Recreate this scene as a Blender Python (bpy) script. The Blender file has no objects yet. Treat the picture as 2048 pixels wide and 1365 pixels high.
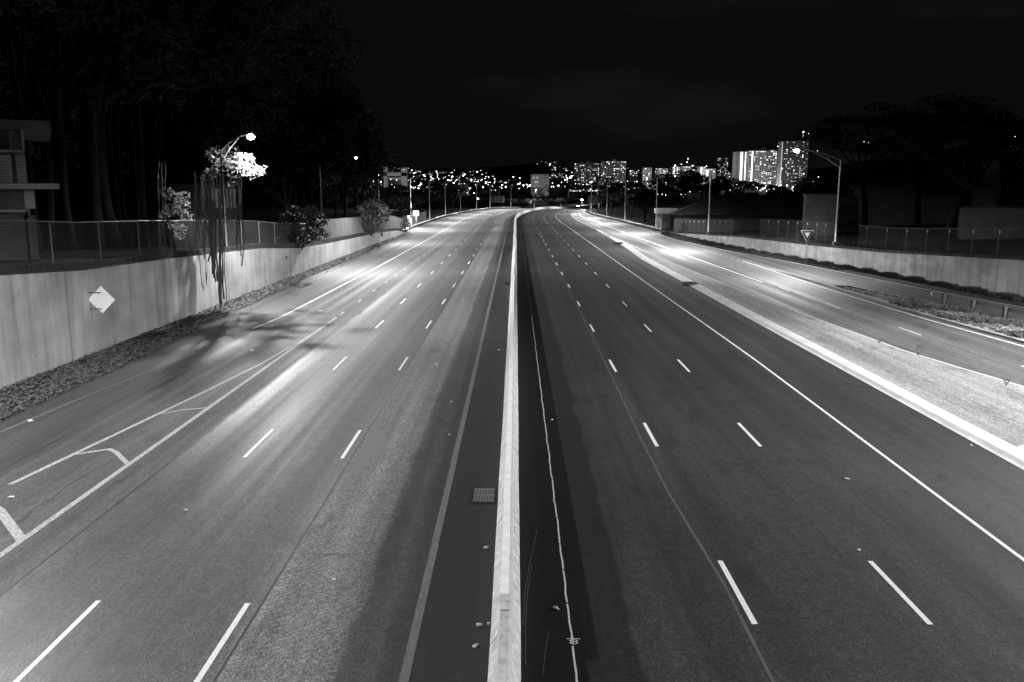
import bpy, math, random
from mathutils import Vector, Euler
R = math.radians
rnd = random.Random(7)
S = bpy.context.scene
COL = S.collection

# ------------------------------------------------------------------ camera, sky, exposure
F = 1685.0                                     # focal length in photograph pixels (2048 wide)
CAMH, PITCH, YAW = 8.9, R(10.16), R(0.272)
cd = bpy.data.cameras.new('camera'); cam = bpy.data.objects.new('camera', cd); COL.objects.link(cam)
cam.location = (0, 0, CAMH); cam.rotation_euler = (math.pi/2 - PITCH, 0, YAW)
cd.lens = F/2048*36; cd.sensor_width = 36; cd.clip_start = 0.1; cd.clip_end = 12000
S.camera = cam
S.view_settings.view_transform = 'Standard'; S.view_settings.look = 'None'
S.view_settings.exposure = 0.0; S.view_settings.gamma = 1.0
S.cycles.max_bounces = 4; S.cycles.diffuse_bounces = 2; S.cycles.glossy_bounces = 2
S.cycles.transparent_max_bounces = 8; S.cycles.sample_clamp_indirect = 3; S.cycles.sample_clamp_direct = 0
S.cycles.caustics_reflective = False; S.cycles.caustics_refractive = False
S.cycles.use_light_tree = True

w = bpy.data.worlds.new('World'); S.world = w; w.use_nodes = True
nt = w.node_tree; N = nt.nodes; L = nt.links
bg = N['Background']
sky = N.new('ShaderNodeTexSky'); sky.sky_type = 'NISHITA'; sky.sun_disc = False
sky.sun_elevation = R(-6); sky.sun_rotation = R(200)
bw = N.new('ShaderNodeRGBToBW'); L.new(sky.outputs[0], bw.inputs[0])
tc = N.new('ShaderNodeTexCoord'); mp = N.new('ShaderNodeMapping'); mp.inputs['Scale'].default_value = (1, 1, 4)
mp.inputs['Location'].default_value = (0.35, 0, 0.2)
L.new(tc.outputs['Generated'], mp.inputs[0])
cn = N.new('ShaderNodeTexNoise'); cn.inputs['Scale'].default_value = 3.2; cn.inputs['Detail'].default_value = 5
L.new(mp.outputs[0], cn.inputs['Vector'])
cr = N.new('ShaderNodeMapRange'); cr.inputs['From Min'].default_value = 0.52; cr.inputs['From Max'].default_value = 0.8
cr.inputs['To Min'].default_value = 0.0032; cr.inputs['To Max'].default_value = 0.0085
L.new(cn.outputs[0], cr.inputs['Value'])
m1 = N.new('ShaderNodeMath'); m1.operation = 'MULTIPLY_ADD'; m1.inputs[1].default_value = 0.05
L.new(bw.outputs[0], m1.inputs[0]); L.new(cr.outputs[0], m1.inputs[2])
L.new(m1.outputs[0], bg.inputs['Color']); bg.inputs['Strength'].default_value = 1.0

LAMP_W = 54000.0                               # street lamp wattage at exposure 0

# ------------------------------------------------------------------ pixel <-> ground geometry (used once, to measure the place)
ROT = Euler((math.pi/2 - PITCH, 0, YAW)).to_matrix()
def ray(px, py):
    return ROT @ Vector(((px-1024)/F, -(py-682.5)/F, -1.0))
def G(px, py, z=0.0):
    d = ray(px, py); t = (z-CAMH)/d.z
    return (d.x*t, d.y*t, z)
def D(px, py, y):
    d = ray(px, py); t = y/d.y
    return Vector((d.x*t, y, CAMH+d.z*t))

# ------------------------------------------------------------------ road frame: straight to s=250, then a right-hand bend, dipping
RC, S0 = 950.0, 250.0
def drop(s):
    t = min(max((s-395)/125, 0), 1); return -1.8*t*t*(3-2*t)
def W(X, s, z=0.0):
    z += drop(s)
    if s <= S0: return (X, s, z)
    a = (s-S0)/RC
    return (RC-(RC-X)*math.cos(a), S0+(RC-X)*math.sin(a), z)
def interp(tab, s):
    if s <= tab[0][0]: return tab[0][1]
    for (a, b), (c, d) in zip(tab, tab[1:]):
        if s <= c: return b+(d-b)*(s-a)/(c-a)
    return tab[-1][1]
def stations(s0, s1, step=6.0):
    out = [s0]; s = s0
    while s < s1-1e-6:
        s += step if s > 0 else step
        out.append(min(s, s1))
    return out

# ------------------------------------------------------------------ mesh builder
class MB:
    def __init__(s): s.v = []; s.f = []; s.uv = {}; s.mi = []
    def add(s, vs, fs, m=0):
        b = len(s.v); s.v += [tuple(p) for p in vs]; s.f += [tuple(b+i for i in f) for f in fs]; s.mi += [m]*len(fs)
    def box(s, c, sz, rz=0.0, m=0, rx=0.0):
        cx, cy, cz = c; hx, hy, hz = sz[0]/2, sz[1]/2, sz[2]/2
        M = Euler((rx, 0, rz)).to_matrix()
        vs = [Vector(c)+M@Vector((x*hx, y*hy, z*hz)) for x in (-1, 1) for y in (-1, 1) for z in (-1, 1)]
        s.add(vs, [(0,1,3,2),(4,6,7,5),(0,4,5,1),(2,3,7,6),(0,2,6,4),(1,5,7,3)], m)
    def tube(s, pts, r, n=8, m=0, cap=True):
        pts = [Vector(p) for p in pts]; rs = r if isinstance(r, (list, tuple)) else [r]*len(pts)
        vs = []; k = len(pts)
        for i, p in enumerate(pts):
            t = (pts[min(i+1, k-1)]-pts[max(i-1, 0)]).normalized()
            a = Vector((0, 0, 1)) if abs(t.z) < .9 else Vector((1, 0, 0))
            u = t.cross(a).normalized(); q = t.cross(u)
            for j in range(n):
                an = 2*math.pi*j/n; vs.append(p+(u*math.cos(an)+q*math.sin(an))*rs[i])
        fs = [(i*n+j, i*n+(j+1) % n, (i+1)*n+(j+1) % n, (i+1)*n+j) for i in range(k-1) for j in range(n)]
        if cap: fs += [tuple(range(n)), tuple((k-1)*n+j for j in reversed(range(n)))]
        s.add(vs, fs, m)
    def sphere(s, c, r, nu=10, nv=6, m=0, sq=(1, 1, 1)):
        vs = []; fs = []
        for i in range(nv+1):
            th = math.pi*i/nv
            for j in range(nu):
                ph = 2*math.pi*j/nu
                vs.append((c[0]+r*sq[0]*math.sin(th)*math.cos(ph), c[1]+r*sq[1]*math.sin(th)*math.sin(ph), c[2]+r*sq[2]*math.cos(th)))
        for i in range(nv):
            for j in range(nu): fs.append((i*nu+j, (i+1)*nu+j, (i+1)*nu+(j+1) % nu, i*nu+(j+1) % nu))
        s.add(vs, fs, m)
    def prism(s, poly, thick, M=None, m=0):
        """poly in local (x,z), extruded along local y by thick, placed by matrix function M"""
        n = len(poly); vs = [M(Vector((x, 0, z))) for x, z in poly]+[M(Vector((x, thick, z))) for x, z in poly]
        s.add(vs, [tuple(range(n)), tuple(n+i for i in reversed(range(n)))]+[(i, n+i, n+(i+1) % n, (i+1) % n) for i in range(n)], m)
    def build(s, name, mats, parent=None, smooth=False, uv=None):
        me = bpy.data.meshes.new(name); me.from_pydata(s.v, [], s.f)
        mats = mats if isinstance(mats, (list, tuple)) else [mats]
        for m in mats: me.materials.append(m)
        if len(mats) > 1: me.polygons.foreach_set('material_index', s.mi)
        if uv:
            l = me.uv_layers.new(name='UVMap')
            for i, lp in enumerate(me.loops): l.data[i].uv = uv[lp.vertex_index]
        if smooth: me.polygons.foreach_set('use_smooth', [True]*len(me.polygons))
        me.update()
        o = bpy.data.objects.new(name, me); COL.objects.link(o)
        if parent:
            o.parent = parent
            o.matrix_parent_inverse = parent_inv(parent)
        return o
def parent_inv(p):
    return parent_mat(p).inverted()
def parent_mat(p):
    from mathutils import Matrix
    M = Matrix.LocRotScale(p.location, p.rotation_euler, p.scale)
    return parent_mat(p.parent) @ p.matrix_parent_inverse @ M if p.parent else M
def tag(o, label=None, cat=None, group=None, kind=None):
    if label: o['label'] = label
    if cat: o['category'] = cat
    if group: o['group'] = group
    if kind: o['kind'] = kind
    return o
def thing(name, label, cat, loc=(0, 0, 0), group=None):
    o = bpy.data.objects.new(name, None); COL.objects.link(o); o.location = loc; o.empty_display_size = .3
    return tag(o, label, cat, group)
def link_copy(o, parent=None):
    c = o.copy(); COL.objects.link(c)
    if parent: c.parent = parent; c.matrix_parent_inverse = o.matrix_parent_inverse.copy()
    for ch in o.children: link_copy(ch, c)
    return c
ORD = ['nearest', 'second', 'third', 'fourth', 'fifth', 'sixth', 'seventh', 'eighth', 'ninth', 'tenth', 'eleventh', 'twelfth', 'thirteenth', 'fourteenth']

# ------------------------------------------------------------------ materials
def mat(name, base=.2, rough=.7, spec=.4, noise=None, metal=0.0, emit=None, bump=None, stretch=(1, 1, 1)):
    m = bpy.data.materials.new(name); m.use_nodes = True; t = m.node_tree; n = t.nodes; b = n['Principled BSDF']
    b.inputs['Base Color'].default_value = (base, base, base, 1); b.inputs['Roughness'].default_value = rough
    b.inputs['Specular IOR Level'].default_value = spec; b.inputs['Metallic'].default_value = metal
    if emit:
        b.inputs['Emission Color'].default_value = (1, 1, 1, 1); b.inputs['Emission Strength'].default_value = emit
        m.cycles.emission_sampling = 'NONE'
    if noise or bump:
        co = n.new('ShaderNodeTexCoord'); mp = n.new('ShaderNodeMapping'); mp.inputs['Scale'].default_value = stretch
        t.links.new(co.outputs['Object'], mp.inputs[0])
        tx = n.new('ShaderNodeTexNoise'); tx.inputs['Scale'].default_value = (noise or bump)[0]; tx.inputs['Detail'].default_value = 6
        tx.inputs['Roughness'].default_value = .65
        t.links.new(mp.outputs[0], tx.inputs['Vector'])
        if noise:
            r = n.new('ShaderNodeMapRange'); r.inputs['From Min'].default_value = .3; r.inputs['From Max'].default_value = .7
            r.inputs['To Min'].default_value = base*(1-noise[1]); r.inputs['To Max'].default_value = base*(1+noise[1])
            t.links.new(tx.outputs[0], r.inputs['Value']); t.links.new(r.outputs[0], b.inputs['Base Color'])
        if bump:
            bn = n.new('ShaderNodeBump'); bn.inputs['Strength'].default_value = bump[1]; bn.inputs['Distance'].default_value = .02
            t.links.new(tx.outputs[0], bn.inputs['Height']); t.links.new(bn.outputs[0], b.inputs['Normal'])
    return m

def road_mat(name, zones, xmin, xmax, streak=.45, rough=(.42, .68), spec=.5, grain=.5, wob=.12, mill=None, rz=None):
    """zones: list of (x_start, albedo); uv = (offset across, distance along) in metres"""
    m = bpy.data.materials.new(name); m.use_nodes = True; t = m.node_tree; n = t.nodes; lk = t.links.new; b = n['Principled BSDF']
    uv = n.new('ShaderNodeUVMap'); uv.uv_map = 'UVMap'
    def noise(sc, det=4, scale=1.0, ro=.6):
        mp = n.new('ShaderNodeMapping'); mp.inputs['Scale'].default_value = (sc[0], sc[1], 1); lk(uv.outputs[0], mp.inputs[0])
        x = n.new('ShaderNodeTexNoise'); x.noise_dimensions = '2D'; x.inputs['Scale'].default_value = scale; x.inputs['Detail'].default_value = det
        x.inputs['Roughness'].default_value = ro; lk(mp.outputs[0], x.inputs['Vector']); return x.outputs[0]
    def mr(v, a, c, lo=.3, hi=.7):
        r = n.new('ShaderNodeMapRange'); r.inputs['From Min'].default_value = lo; r.inputs['From Max'].default_value = hi
        r.inputs['To Min'].default_value = a; r.inputs['To Max'].default_value = c; lk(v, r.inputs['Value']); return r.outputs[0]
    def mul(a, c, op='MULTIPLY'):
        x = n.new('ShaderNodeMath'); x.operation = op
        for i, q in enumerate((a, c)):
            if isinstance(q, float): x.inputs[i].default_value = q
            else: lk(q, x.inputs[i])
        return x.outputs[0]
    sp = n.new('ShaderNodeSeparateXYZ'); lk(uv.outputs[0], sp.inputs[0])
    xw = mul(sp.outputs[0], mr(noise((.35, .35), 5, 1.0), -wob, wob), 'ADD')
    t01 = mr(xw, 0.0, 1.0, xmin, xmax)
    ramp = n.new('ShaderNodeValToRGB'); cr = ramp.color_ramp; cr.interpolation = 'LINEAR'
    els = []
    for i, (x0, c) in enumerate(zones):
        if i: els.append(((x0-.03-xmin)/(xmax-xmin), zones[i-1][1]))
        els.append((max((x0+.03-xmin)/(xmax-xmin), 0), c))
    while len(cr.elements) < len(els): cr.elements.new(.5)
    for e, (p, c) in zip(cr.elements, els): e.position = p; e.color = (c, c, c, 1)
    lk(t01, ramp.inputs[0])
    st = noise((1.1, .012), 3); st2 = noise((5.0, .05), 3); gr = noise((30, 30), 2, 1.0, .9); lg = noise((.3, .06), 4)
    rg = noise((9, 9), 2)
    c = mul(ramp.outputs[0], mr(st, 1-streak, 1+streak)); c = mul(c, mr(st2, 1-streak*.35, 1+streak*.35))
    c = mul(c, mr(gr, 1-grain, 1+grain, .36, .64)); c = mul(c, mr(lg, .78, 1.22)); c = mul(c, mr(rg, .66, 1.34)); c = mul(c, mr(noise((2.6, 2.6), 3), .84, 1.16)); c = mul(c, mr(noise((.8, .35), 4), 1.0, .74, .60, .68))
    hgt = gr
    if mill:
        wv = n.new('ShaderNodeTexWave'); wv.inputs['Scale'].default_value = 2.2; wv.inputs['Distortion'].default_value = 9
        wv.inputs['Detail'].default_value = 3; wv.inputs['Detail Scale'].default_value = 1.2
        mp = n.new('ShaderNodeMapping'); mp.inputs['Scale'].default_value = (1.0, .8, 1); mp.inputs['Rotation'].default_value = (0, 0, R(58))
        lk(uv.outputs[0], mp.inputs[0]); lk(mp.outputs[0], wv.inputs['Vector'])
        msk = mul(mul(xw, float(mill[0]), 'GREATER_THAN'), mul(xw, float(mill[1]), 'LESS_THAN'))
        # grooves: darken furrows inside the milled strip
        fur = mr(wv.outputs[1], .84, 1.14, 0, 1); one = mul(mul(msk, -1.0), 1.0, 'ADD')
        c = mul(c, mul(mul(fur, msk), one, 'ADD'))
    lk(c, b.inputs['Base Color'])
    if rz:
        r2 = n.new('ShaderNodeValToRGB'); c2 = r2.color_ramp; c2.interpolation = 'CONSTANT'
        while len(c2.elements) < len(rz): c2.elements.new(.5)
        for e, (x0, v) in zip(c2.elements, rz): e.position = max(0, (x0-xmin)/(xmax-xmin)); e.color = (v, v, v, 1)
        lk(t01, r2.inputs[0]); lk(mul(r2.outputs[0], mr(st, 1.12, .88)), b.inputs['Roughness'])
    else: lk(mr(st, rough[1], rough[0]), b.inputs['Roughness'])
    b.inputs['Specular IOR Level'].default_value = spec
    bn = n.new('ShaderNodeBump'); bn.inputs['Strength'].default_value = .35; bn.inputs['Distance'].default_value = .008
    lk(hgt, bn.inputs['Height']); lk(bn.outputs[0], b.inputs['Normal'])
    return m

def wall_mat(name, base, joint=7.0, streak=.35, patches=0.0):
    """uv = (distance along, height) in metres: streaked weathered concrete with casting joints"""
    m = bpy.data.materials.new(name); m.use_nodes = True; t = m.node_tree; n = t.nodes; lk = t.links.new; b = n['Principled BSDF']
    uv = n.new('ShaderNodeUVMap'); uv.uv_map = 'UVMap'
    def noise(sc, det=5):
        mp = n.new('ShaderNodeMapping'); mp.inputs['Scale'].default_value = (sc[0], sc[1], 1); lk(uv.outputs[0], mp.inputs[0])
        x = n.new('ShaderNodeTexNoise'); x.noise_dimensions = '2D'; x.inputs['Scale'].default_value = 1; x.inputs['Detail'].default_value = det
        lk(mp.outputs[0], x.inputs['Vector']); return x.outputs[0]
    def mr(v, a, c, lo=.3, hi=.7):
        r = n.new('ShaderNodeMapRange'); r.inputs['From Min'].default_value = lo; r.inputs['From Max'].default_value = hi
        r.inputs['To Min'].default_value = a; r.inputs['To Max'].default_value = c; lk(v, r.inputs['Value']); return r.outputs[0]
    def mth(op, a, c=None):
        x = n.new('ShaderNodeMath'); x.operation = op
        for i, q in enumerate((a, c)):
            if q is None: continue
            if isinstance(q, (int, float)): x.inputs[i].default_value = q
            else: lk(q, x.inputs[i])
        return x.outputs[0]
    sp = n.new('ShaderNodeSeparateXYZ'); lk(uv.outputs[0], sp.inputs[0])
    wob = mth('ADD', sp.outputs[0], mr(noise((0, 1.2)), -.03, .03))
    fr = mth('MODULO', wob, joint)
    jm = mth('LESS_THAN', fr, .055)
    c = mth('MULTIPLY', mr(noise((1.3, .12)), 1-streak, 1+streak), mr(noise((.25, .45)), .8, 1.2))
    c = mth('MULTIPLY', c, mr(noise((9, .5)), 1-streak*.4, 1+streak*.4))
    c = mth('MULTIPLY', c, mr(noise((14, 14), 3), .82, 1.18))
    # dark weep stains running down from the top
    wp = mth('GREATER_THAN', noise((2.2, .05), 2), .68)
    c = mth('MULTIPLY', c, mth('SUBTRACT', 1.0, mth('MULTIPLY', wp, .2)))
    if patches:
        bk = n.new('ShaderNodeTexBrick'); bk.inputs['Scale'].default_value = .45; bk.inputs['Mortar Size'].default_value = 0
        bk.inputs['Color1'].default_value = (0, 0, 0, 1); bk.inputs['Color2'].default_value = (1, 1, 1, 1); bk.offset = .37
        lk(uv.outputs[0], bk.inputs['Vector'])
        c = mth('MULTIPLY', c, mth('ADD', 1.0, mth('MULTIPLY', mth('GREATER_THAN', bk.outputs[0], .72), patches)))
    c = mth('MULTIPLY', c, base)
    c = mth('MULTIPLY', c, mth('SUBTRACT', 1.0, mth('MULTIPLY', jm, .7)))
    lk(c, b.inputs['Base Color']); b.inputs['Roughness'].default_value = .85; b.inputs['Specular IOR Level'].default_value = .3
    bn = n.new('ShaderNodeBump'); bn.inputs['Strength'].default_value = .4; bn.inputs['Distance'].default_value = .01
    lk(c, bn.inputs['Height']); lk(bn.outputs[0], b.inputs['Normal'])
    return m

M = {}
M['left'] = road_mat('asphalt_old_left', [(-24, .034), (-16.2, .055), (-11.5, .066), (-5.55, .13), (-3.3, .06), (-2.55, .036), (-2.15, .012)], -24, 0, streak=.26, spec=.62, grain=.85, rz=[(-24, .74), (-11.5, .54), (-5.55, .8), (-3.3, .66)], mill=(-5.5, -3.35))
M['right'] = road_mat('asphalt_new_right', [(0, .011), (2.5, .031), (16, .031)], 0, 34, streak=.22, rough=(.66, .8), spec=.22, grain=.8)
M['ramp'] = road_mat('asphalt_ramp', [(14, .105), (30, .07)], 14, 46, streak=.3, rough=(.56, .74), spec=.34, grain=.7)
M['gore'] = road_mat('gore_paving', [(10, .30), (30, .30)], 10, 45, streak=.22, rough=(.8, .9), spec=.25, grain=.55)
M['gutter'] = mat('gutter_concrete', .68, .8, .3, noise=(2.0, .2), stretch=(1, .3, 1))
M['barrier'] = mat('barrier_concrete', .52, .8, .3, noise=(2.6, .32), stretch=(2, 1.4, 2), bump=(8, .3))
M['barrier_cap'] = mat('barrier_cap', .9, .75, .3, noise=(3, .12))
M['lwall'] = wall_mat('left_wall_concrete', .62, 7.0, .16)
M['rwall'] = wall_mat('right_wall_concrete', .5, 12.0, .16, patches=.2)
M['ledge'] = mat('dirty_ledge', .055, .9, .2, noise=(2.5, .7), stretch=(3, 1, .6))
M['paint'] = mat('white_paint', .8, .6, .4, noise=(16, .22))
M['worn'] = mat('worn_paint', .32, .7, .4, noise=(11, .75))
M['shldr'] = mat('faded_edge_paint', .17, .8, .3, noise=(3, .3), stretch=(4, 1, 1))
M['steel'] = mat('galvanised_steel', .42, .45, .5, metal=.6, noise=(2, .2))
M['dsteel'] = mat('dark_steel', .05, .6, .4, noise=(3, .4))
M['pole'] = mat('pole_aluminium', .55, .5, .5, metal=.3)
M['wire'] = mat('fence_wire', .12, .6, .4, metal=.3)
M['fpost'] = mat('fence_post', .16, .6, .4)
M['lens'] = mat('lamp_glass_bright', .8, .3, .5, emit=70)
M['lensdim'] = mat('lamp_glass_dim', .8, .3, .5, emit=1.6)
M['flood'] = mat('floodlight_glass', .8, .3, .5, emit=90)
M['leafmid'] = mat('leaf_half_lit', .13, .45, .5, noise=(2, .6))  # half-lit copy, between the other two leaf tones
M['leafdark'] = mat('leaf_unlit', .03, .55, .4, noise=(.8, .5))  # unlit copy of the leaves: shade put into the base colour
M['leaf'] = mat('leaf_lit', .33, .35, .6, noise=(2, .5))  # lit copy of the leaves: lamplight put into the base colour
M['bark'] = mat('bark_dark', .02, .9, .2, noise=(3, .6), stretch=(3, 3, .3))
M['root'] = mat('aerial_root', .15, .9, .2, noise=(6, .6), stretch=(3, 3, .4))
M['litter'] = mat('leaf_litter', .10, .7, .4, noise=(5, .8))
M['soil'] = mat('soil', .05, .95, .2, noise=(1.5, .6), bump=(6, .6))
M['grass'] = mat('grass_blades', .065, .8, .3, noise=(2, .6))
M['gdark'] = mat('weeds_dark', .055, .8, .3, noise=(2, .6))
M['city'] = mat('far_ground', .03, .95, .1, noise=(.02, .6))
M['house'] = mat('far_house_wall', .12, .9, .2, noise=(.2, .4))
M['roof'] = mat('far_roof', .05, .9, .2)
M['tower'] = mat('tower_concrete', .30, .85, .3, noise=(.05, .15))
M['pale'] = mat('pale_wall', .5, .85, .3, noise=(.1, .1))
M['frame'] = mat('tower_frame', .45, .85, .3)
M['glass'] = mat('unlit_glass', .015, .25, .5)
M['black'] = mat('black_iron', .012, .6, .4)
M['white'] = mat('white_stucco', .75, .85, .3, noise=(.6, .15))
M['plaster'] = mat('grey_plaster', .24, .85, .3, noise=(.8, .25))
M['louvre'] = mat('louvre_panel', .75, .8, .3, noise=(1, .15))
M['shingle'] = mat('roof_shingle', .06, .85, .3, noise=(1.0, .5), stretch=(1, 4, 1))
M['alu'] = mat('sign_aluminium', .85, .6, .4, metal=.0, noise=(2, .1))
M['signwhite'] = mat('sign_white', .8, .5, .5)
M['signdark'] = mat('sign_border', .03, .5, .5)
M['signpanel'] = mat('sign_panel', .05, .5, .5)
M['paper'] = mat('paper_scrap', .75, .8, .3)
M['carpaint'] = mat('car_paint', .35, .3, .6)
M['rubber'] = mat('rubber', .02, .8, .3)
M['tarmacrepair'] = mat('seam_sealer', .10, .7, .4, noise=(3, .4))
for i, e in enumerate((.35, .9, 2.6)): M['win%d' % i] = mat('lit_window_%s' % ('dim', 'warm', 'bright')[i], .5, .5, .4, emit=e)
M['winfaint'] = mat('curtained_window', .3, .6, .4, emit=.035)
M['orb'] = mat('far_lamp_globe', .8, .5, .4, emit=14)
M['orb2'] = mat('far_lamp_globe_dim', .8, .5, .4, emit=5)

for k in ('leaf', 'leafmid', 'leafdark'):             # leaves let some light through
    t = M[k].node_tree; b = t.nodes['Principled BSDF']; tr = t.nodes.new('ShaderNodeBsdfTranslucent'); mx = t.nodes.new('ShaderNodeMixShader'); mx.inputs[0].default_value = .4
    c = b.inputs['Base Color'].links[0].from_socket; t.links.new(c, tr.inputs[0]); o = t.nodes['Material Output']
    t.links.new(b.outputs[0], mx.inputs[1]); t.links.new(tr.outputs[0], mx.inputs[2]); t.links.new(mx.outputs[0], o.inputs[0])

# ------------------------------------------------------------------ strips in the road frame
def strip(mb, xs0, xs1, s0, s1, z=0.0, step=6.0, uvl=None, nx=1):
    st = stations(s0, s1, step); b = len(mb.v); w_ = nx+1
    for s in st:
        a = interp(xs0, s) if isinstance(xs0, list) else xs0
        c = interp(xs1, s) if isinstance(xs1, list) else xs1
        for k in range(w_):
            X = a+(c-a)*k/nx; mb.v.append(W(X, s, z))
            if uvl is not None: uvl.append((X, s))
    for i in range(len(st)-1):
        for k in range(nx):
            q = b+i*w_+k; mb.f.append((q, q+1, q+w_+1, q+w_)); mb.mi.append(0)
def sheet(name, m, xs0, xs1, s0, s1, z=0.0, step=6.0, parent=None, kind=None):
    mb = MB(); uv = []; strip(mb, xs0, xs1, s0, s1, z, step, uv); o = mb.build(name, m, parent, uv=uv)
    if kind: o['kind'] = kind
    return o

REDGE = [(110, 16.4), (142, 17.5), (195, 18.1)]
RAMPL = [(-10, 28), (20, 25), (38, 23), (45, 21.7), (67, 20.3), (107, 19.05), (150, 18.6), (195, 18.3), (240, 18.2)]
RWALL = [(-20, 46), (30, 43.2), (69, 41.4), (91, 39), (106, 37), (127, 34.3), (149, 32.5), (175, 31.0)]
RRIGHT = [(175, 31), (195, 31), (250, 29.5), (305, 26.5), (360, 23), (420, 21), (500, 20), (700, 20)]
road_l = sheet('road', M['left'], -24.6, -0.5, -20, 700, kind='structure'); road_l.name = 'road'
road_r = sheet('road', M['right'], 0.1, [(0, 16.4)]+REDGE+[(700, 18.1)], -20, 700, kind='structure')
ramp = sheet('ramp_road', M['ramp'], [(-20, 29)]+RAMPL+[(700, 18.15)], [(a, b+.2) for a, b in RWALL]+RRIGHT[1:], -20, 700, z=.002, kind='structure')

def line(name, m, xs, wd, s0, s1, parent, z=.007, step=6.0, jit=0):
    if not isinstance(xs, list): xs = [(-100, xs), (900, xs)]
    return sheet(name, m, [(a, b-wd/2) for a, b in xs], [(a, b+wd/2) for a, b in xs], s0, s1, z, step, parent)
def dashes(name, m, xs, wd, starts, ln, parent, z=.007):
    mb = MB()
    for s in starts:
        X = interp(xs, s) if isinstance(xs, list) else xs
        strip(mb, X-wd/2, X+wd/2, s, s+ln, z, ln)
    return mb.build(name, m, parent)
def poly(name, m, pts, parent, z=.008, wd=None):
    """a worn painted bar traced on the ground: quads of given width along ground points"""
    mb = MB(); P = [Vector(G(*p)) for p in pts]
    for a, b in zip(P, P[1:]):
        d = (b-a).normalized(); q = Vector((-d.y, d.x, 0))*wd/2; a2 = a-d*wd*.2; b2 = b+d*wd*.2
        mb.add([(a2+q)+Vector((0, 0, z)), (a2-q)+Vector((0, 0, z)), (b2-q)+Vector((0, 0, z)), (b2+q)+Vector((0, 0, z))], [(0, 1, 2, 3)])
        z += .0007
    return mb.build(name, m, parent)

# left carriageway markings
LS = [13.8, 27.3, 41.4, 54.3, 66.2, 78.0, 90.6]
while LS[-1] < 560: LS.append(LS[-1]+12.19)
LS = [1.2]+LS
dashes('lane_dashes', M['paint'], -9.18, .12, LS, 3.4, road_l)
dashes('lane_dashes', M['paint'], -5.86, .12, [s-.1 for s in LS], 3.4, road_l)
dashes('lane_dashes', M['worn'], -12.75, .12, [60.5+7.0*i for i in range(16)]+[180+12.19*i for i in range(25)], 1.4, road_l)
line('edge_line', M['shldr'], -2.06, .19, -15, 600, road_l)
line('edge_line', M['paint'], [(-20, -20.6), (33, -19.2), (47, -17.6), (60, -16.7), (100, -16.25), (260, -16.1), (600, -16.1)], .11, 54, 600, road_l, .0072)
line('edge_line', M['shldr'], [(-20, -20.6), (33, -19.2), (47, -17.6), (60, -16.7)], .08, 0, 54, road_l, .0072)
line('gore_line', M['worn'], -12.75, .19, 10, 59, road_l, .0075)
line('gore_line', M['worn'], [(10, -16.6), (25, -15.5), (33, -14.4), (41, -13.4), (47, -12.98), (53, -12.75)], .17, 24.6, 52, road_l, .0085)
line('gore_line', M['worn'], [(10, -16.6), (25, -15.5), (33, -14.4), (41, -13.4), (47, -12.95)], .19, 12, 23.7, road_l, .0085)
poly('chevron_bar', M['worn'], [(318, 829), (362, 821), (416, 816)], road_l, .010, .13)
poly('chevron_bar', M['worn'], [(154, 909), (218, 899), (232, 905), (258, 931)], road_l, .010, .17)
poly('chevron_bar', M['worn'], [(-60, 985), (0, 1022), (43, 1080)], road_l, .010, .26)
line('pavement_seam', M['signdark'], -11.5, .05, 4, 260, road_l, .004)
line('pavement_seam', M['signdark'], -5.55, .05, 4, 260, road_l, .004)
poly('pavement_seam', M['signdark'], [(583, 1107), (640, 1109), (716, 1109)], road_l, .004, .03)
# smooth repair patch with a ragged edge beside the milled strip
pp = [(778, 786), (790, 790), (770, 812), (772, 830), (757, 850), (760, 868), (775, 880), (776, 902), (752, 916), (738, 922), (735, 930), (728, 946), (708, 952), (694, 942), (718, 903), (748, 850), (770, 806)]
pq = []; rj = random.Random(4)
for (xa, ya), (xb, yb) in zip(pp, pp[1:]+pp[:1]):
    for k in range(5): pq.append((xa+(xb-xa)*k/5+rj.uniform(-2.2, 2.2)*(k > 0), ya+(yb-ya)*k/5+rj.uniform(-1.5, 1.5)*(k > 0)))
pp = pq
mb = MB(); g = [G(*p) for p in pp]; mb.add([(x, y, .0045) for x, y, z in g], [tuple(range(len(g)))])
mb.build('repair_patch', mat('repair_patch', .15, .7, .4, noise=(22, .5)), road_l)
# crack lines in the gore
for pts in ([(0, 1052), (22, 1046), (48, 1040), (60, 1025), (80, 1010), (98, 1000)], [(165, 945), (180, 935), (210, 930), (228, 922)], [(40, 1008), (60, 1010), (72, 1004)]):
    poly('crack', M['black'], pts, road_l, .0045, .02)

rc = random.Random(77)
for i in range(16):                                # wandering cracks
    X = rc.choice((-14.5, -13.5, -12.2, -4.6, -4.2, -16.5, -18)); s = rc.uniform(14, 48); ang = rc.choice((0, 1)); mb = MB(); x = X; k = rc.randint(5, 12); wd = rc.uniform(.008, .018)
    for j in range(k):
        x2 = x+(rc.uniform(.1, .35) if ang else rc.uniform(-.12, .12)); s2 = s+(rc.uniform(-.12, .12) if ang else rc.uniform(.3, .7))
        d = Vector((x2-x, s2-s, 0)).normalized(); q = Vector((-d.y, d.x, 0))*wd; a = Vector((x, s, .0045+j*1e-4)); b = Vector((x2, s2, .0045+j*1e-4)); mb.add([a+q, a-q, b-q, b+q], [(0, 1, 2, 3)]); x, s = x2, s2
    mb.build('crack', M['black'], road_l)
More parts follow.
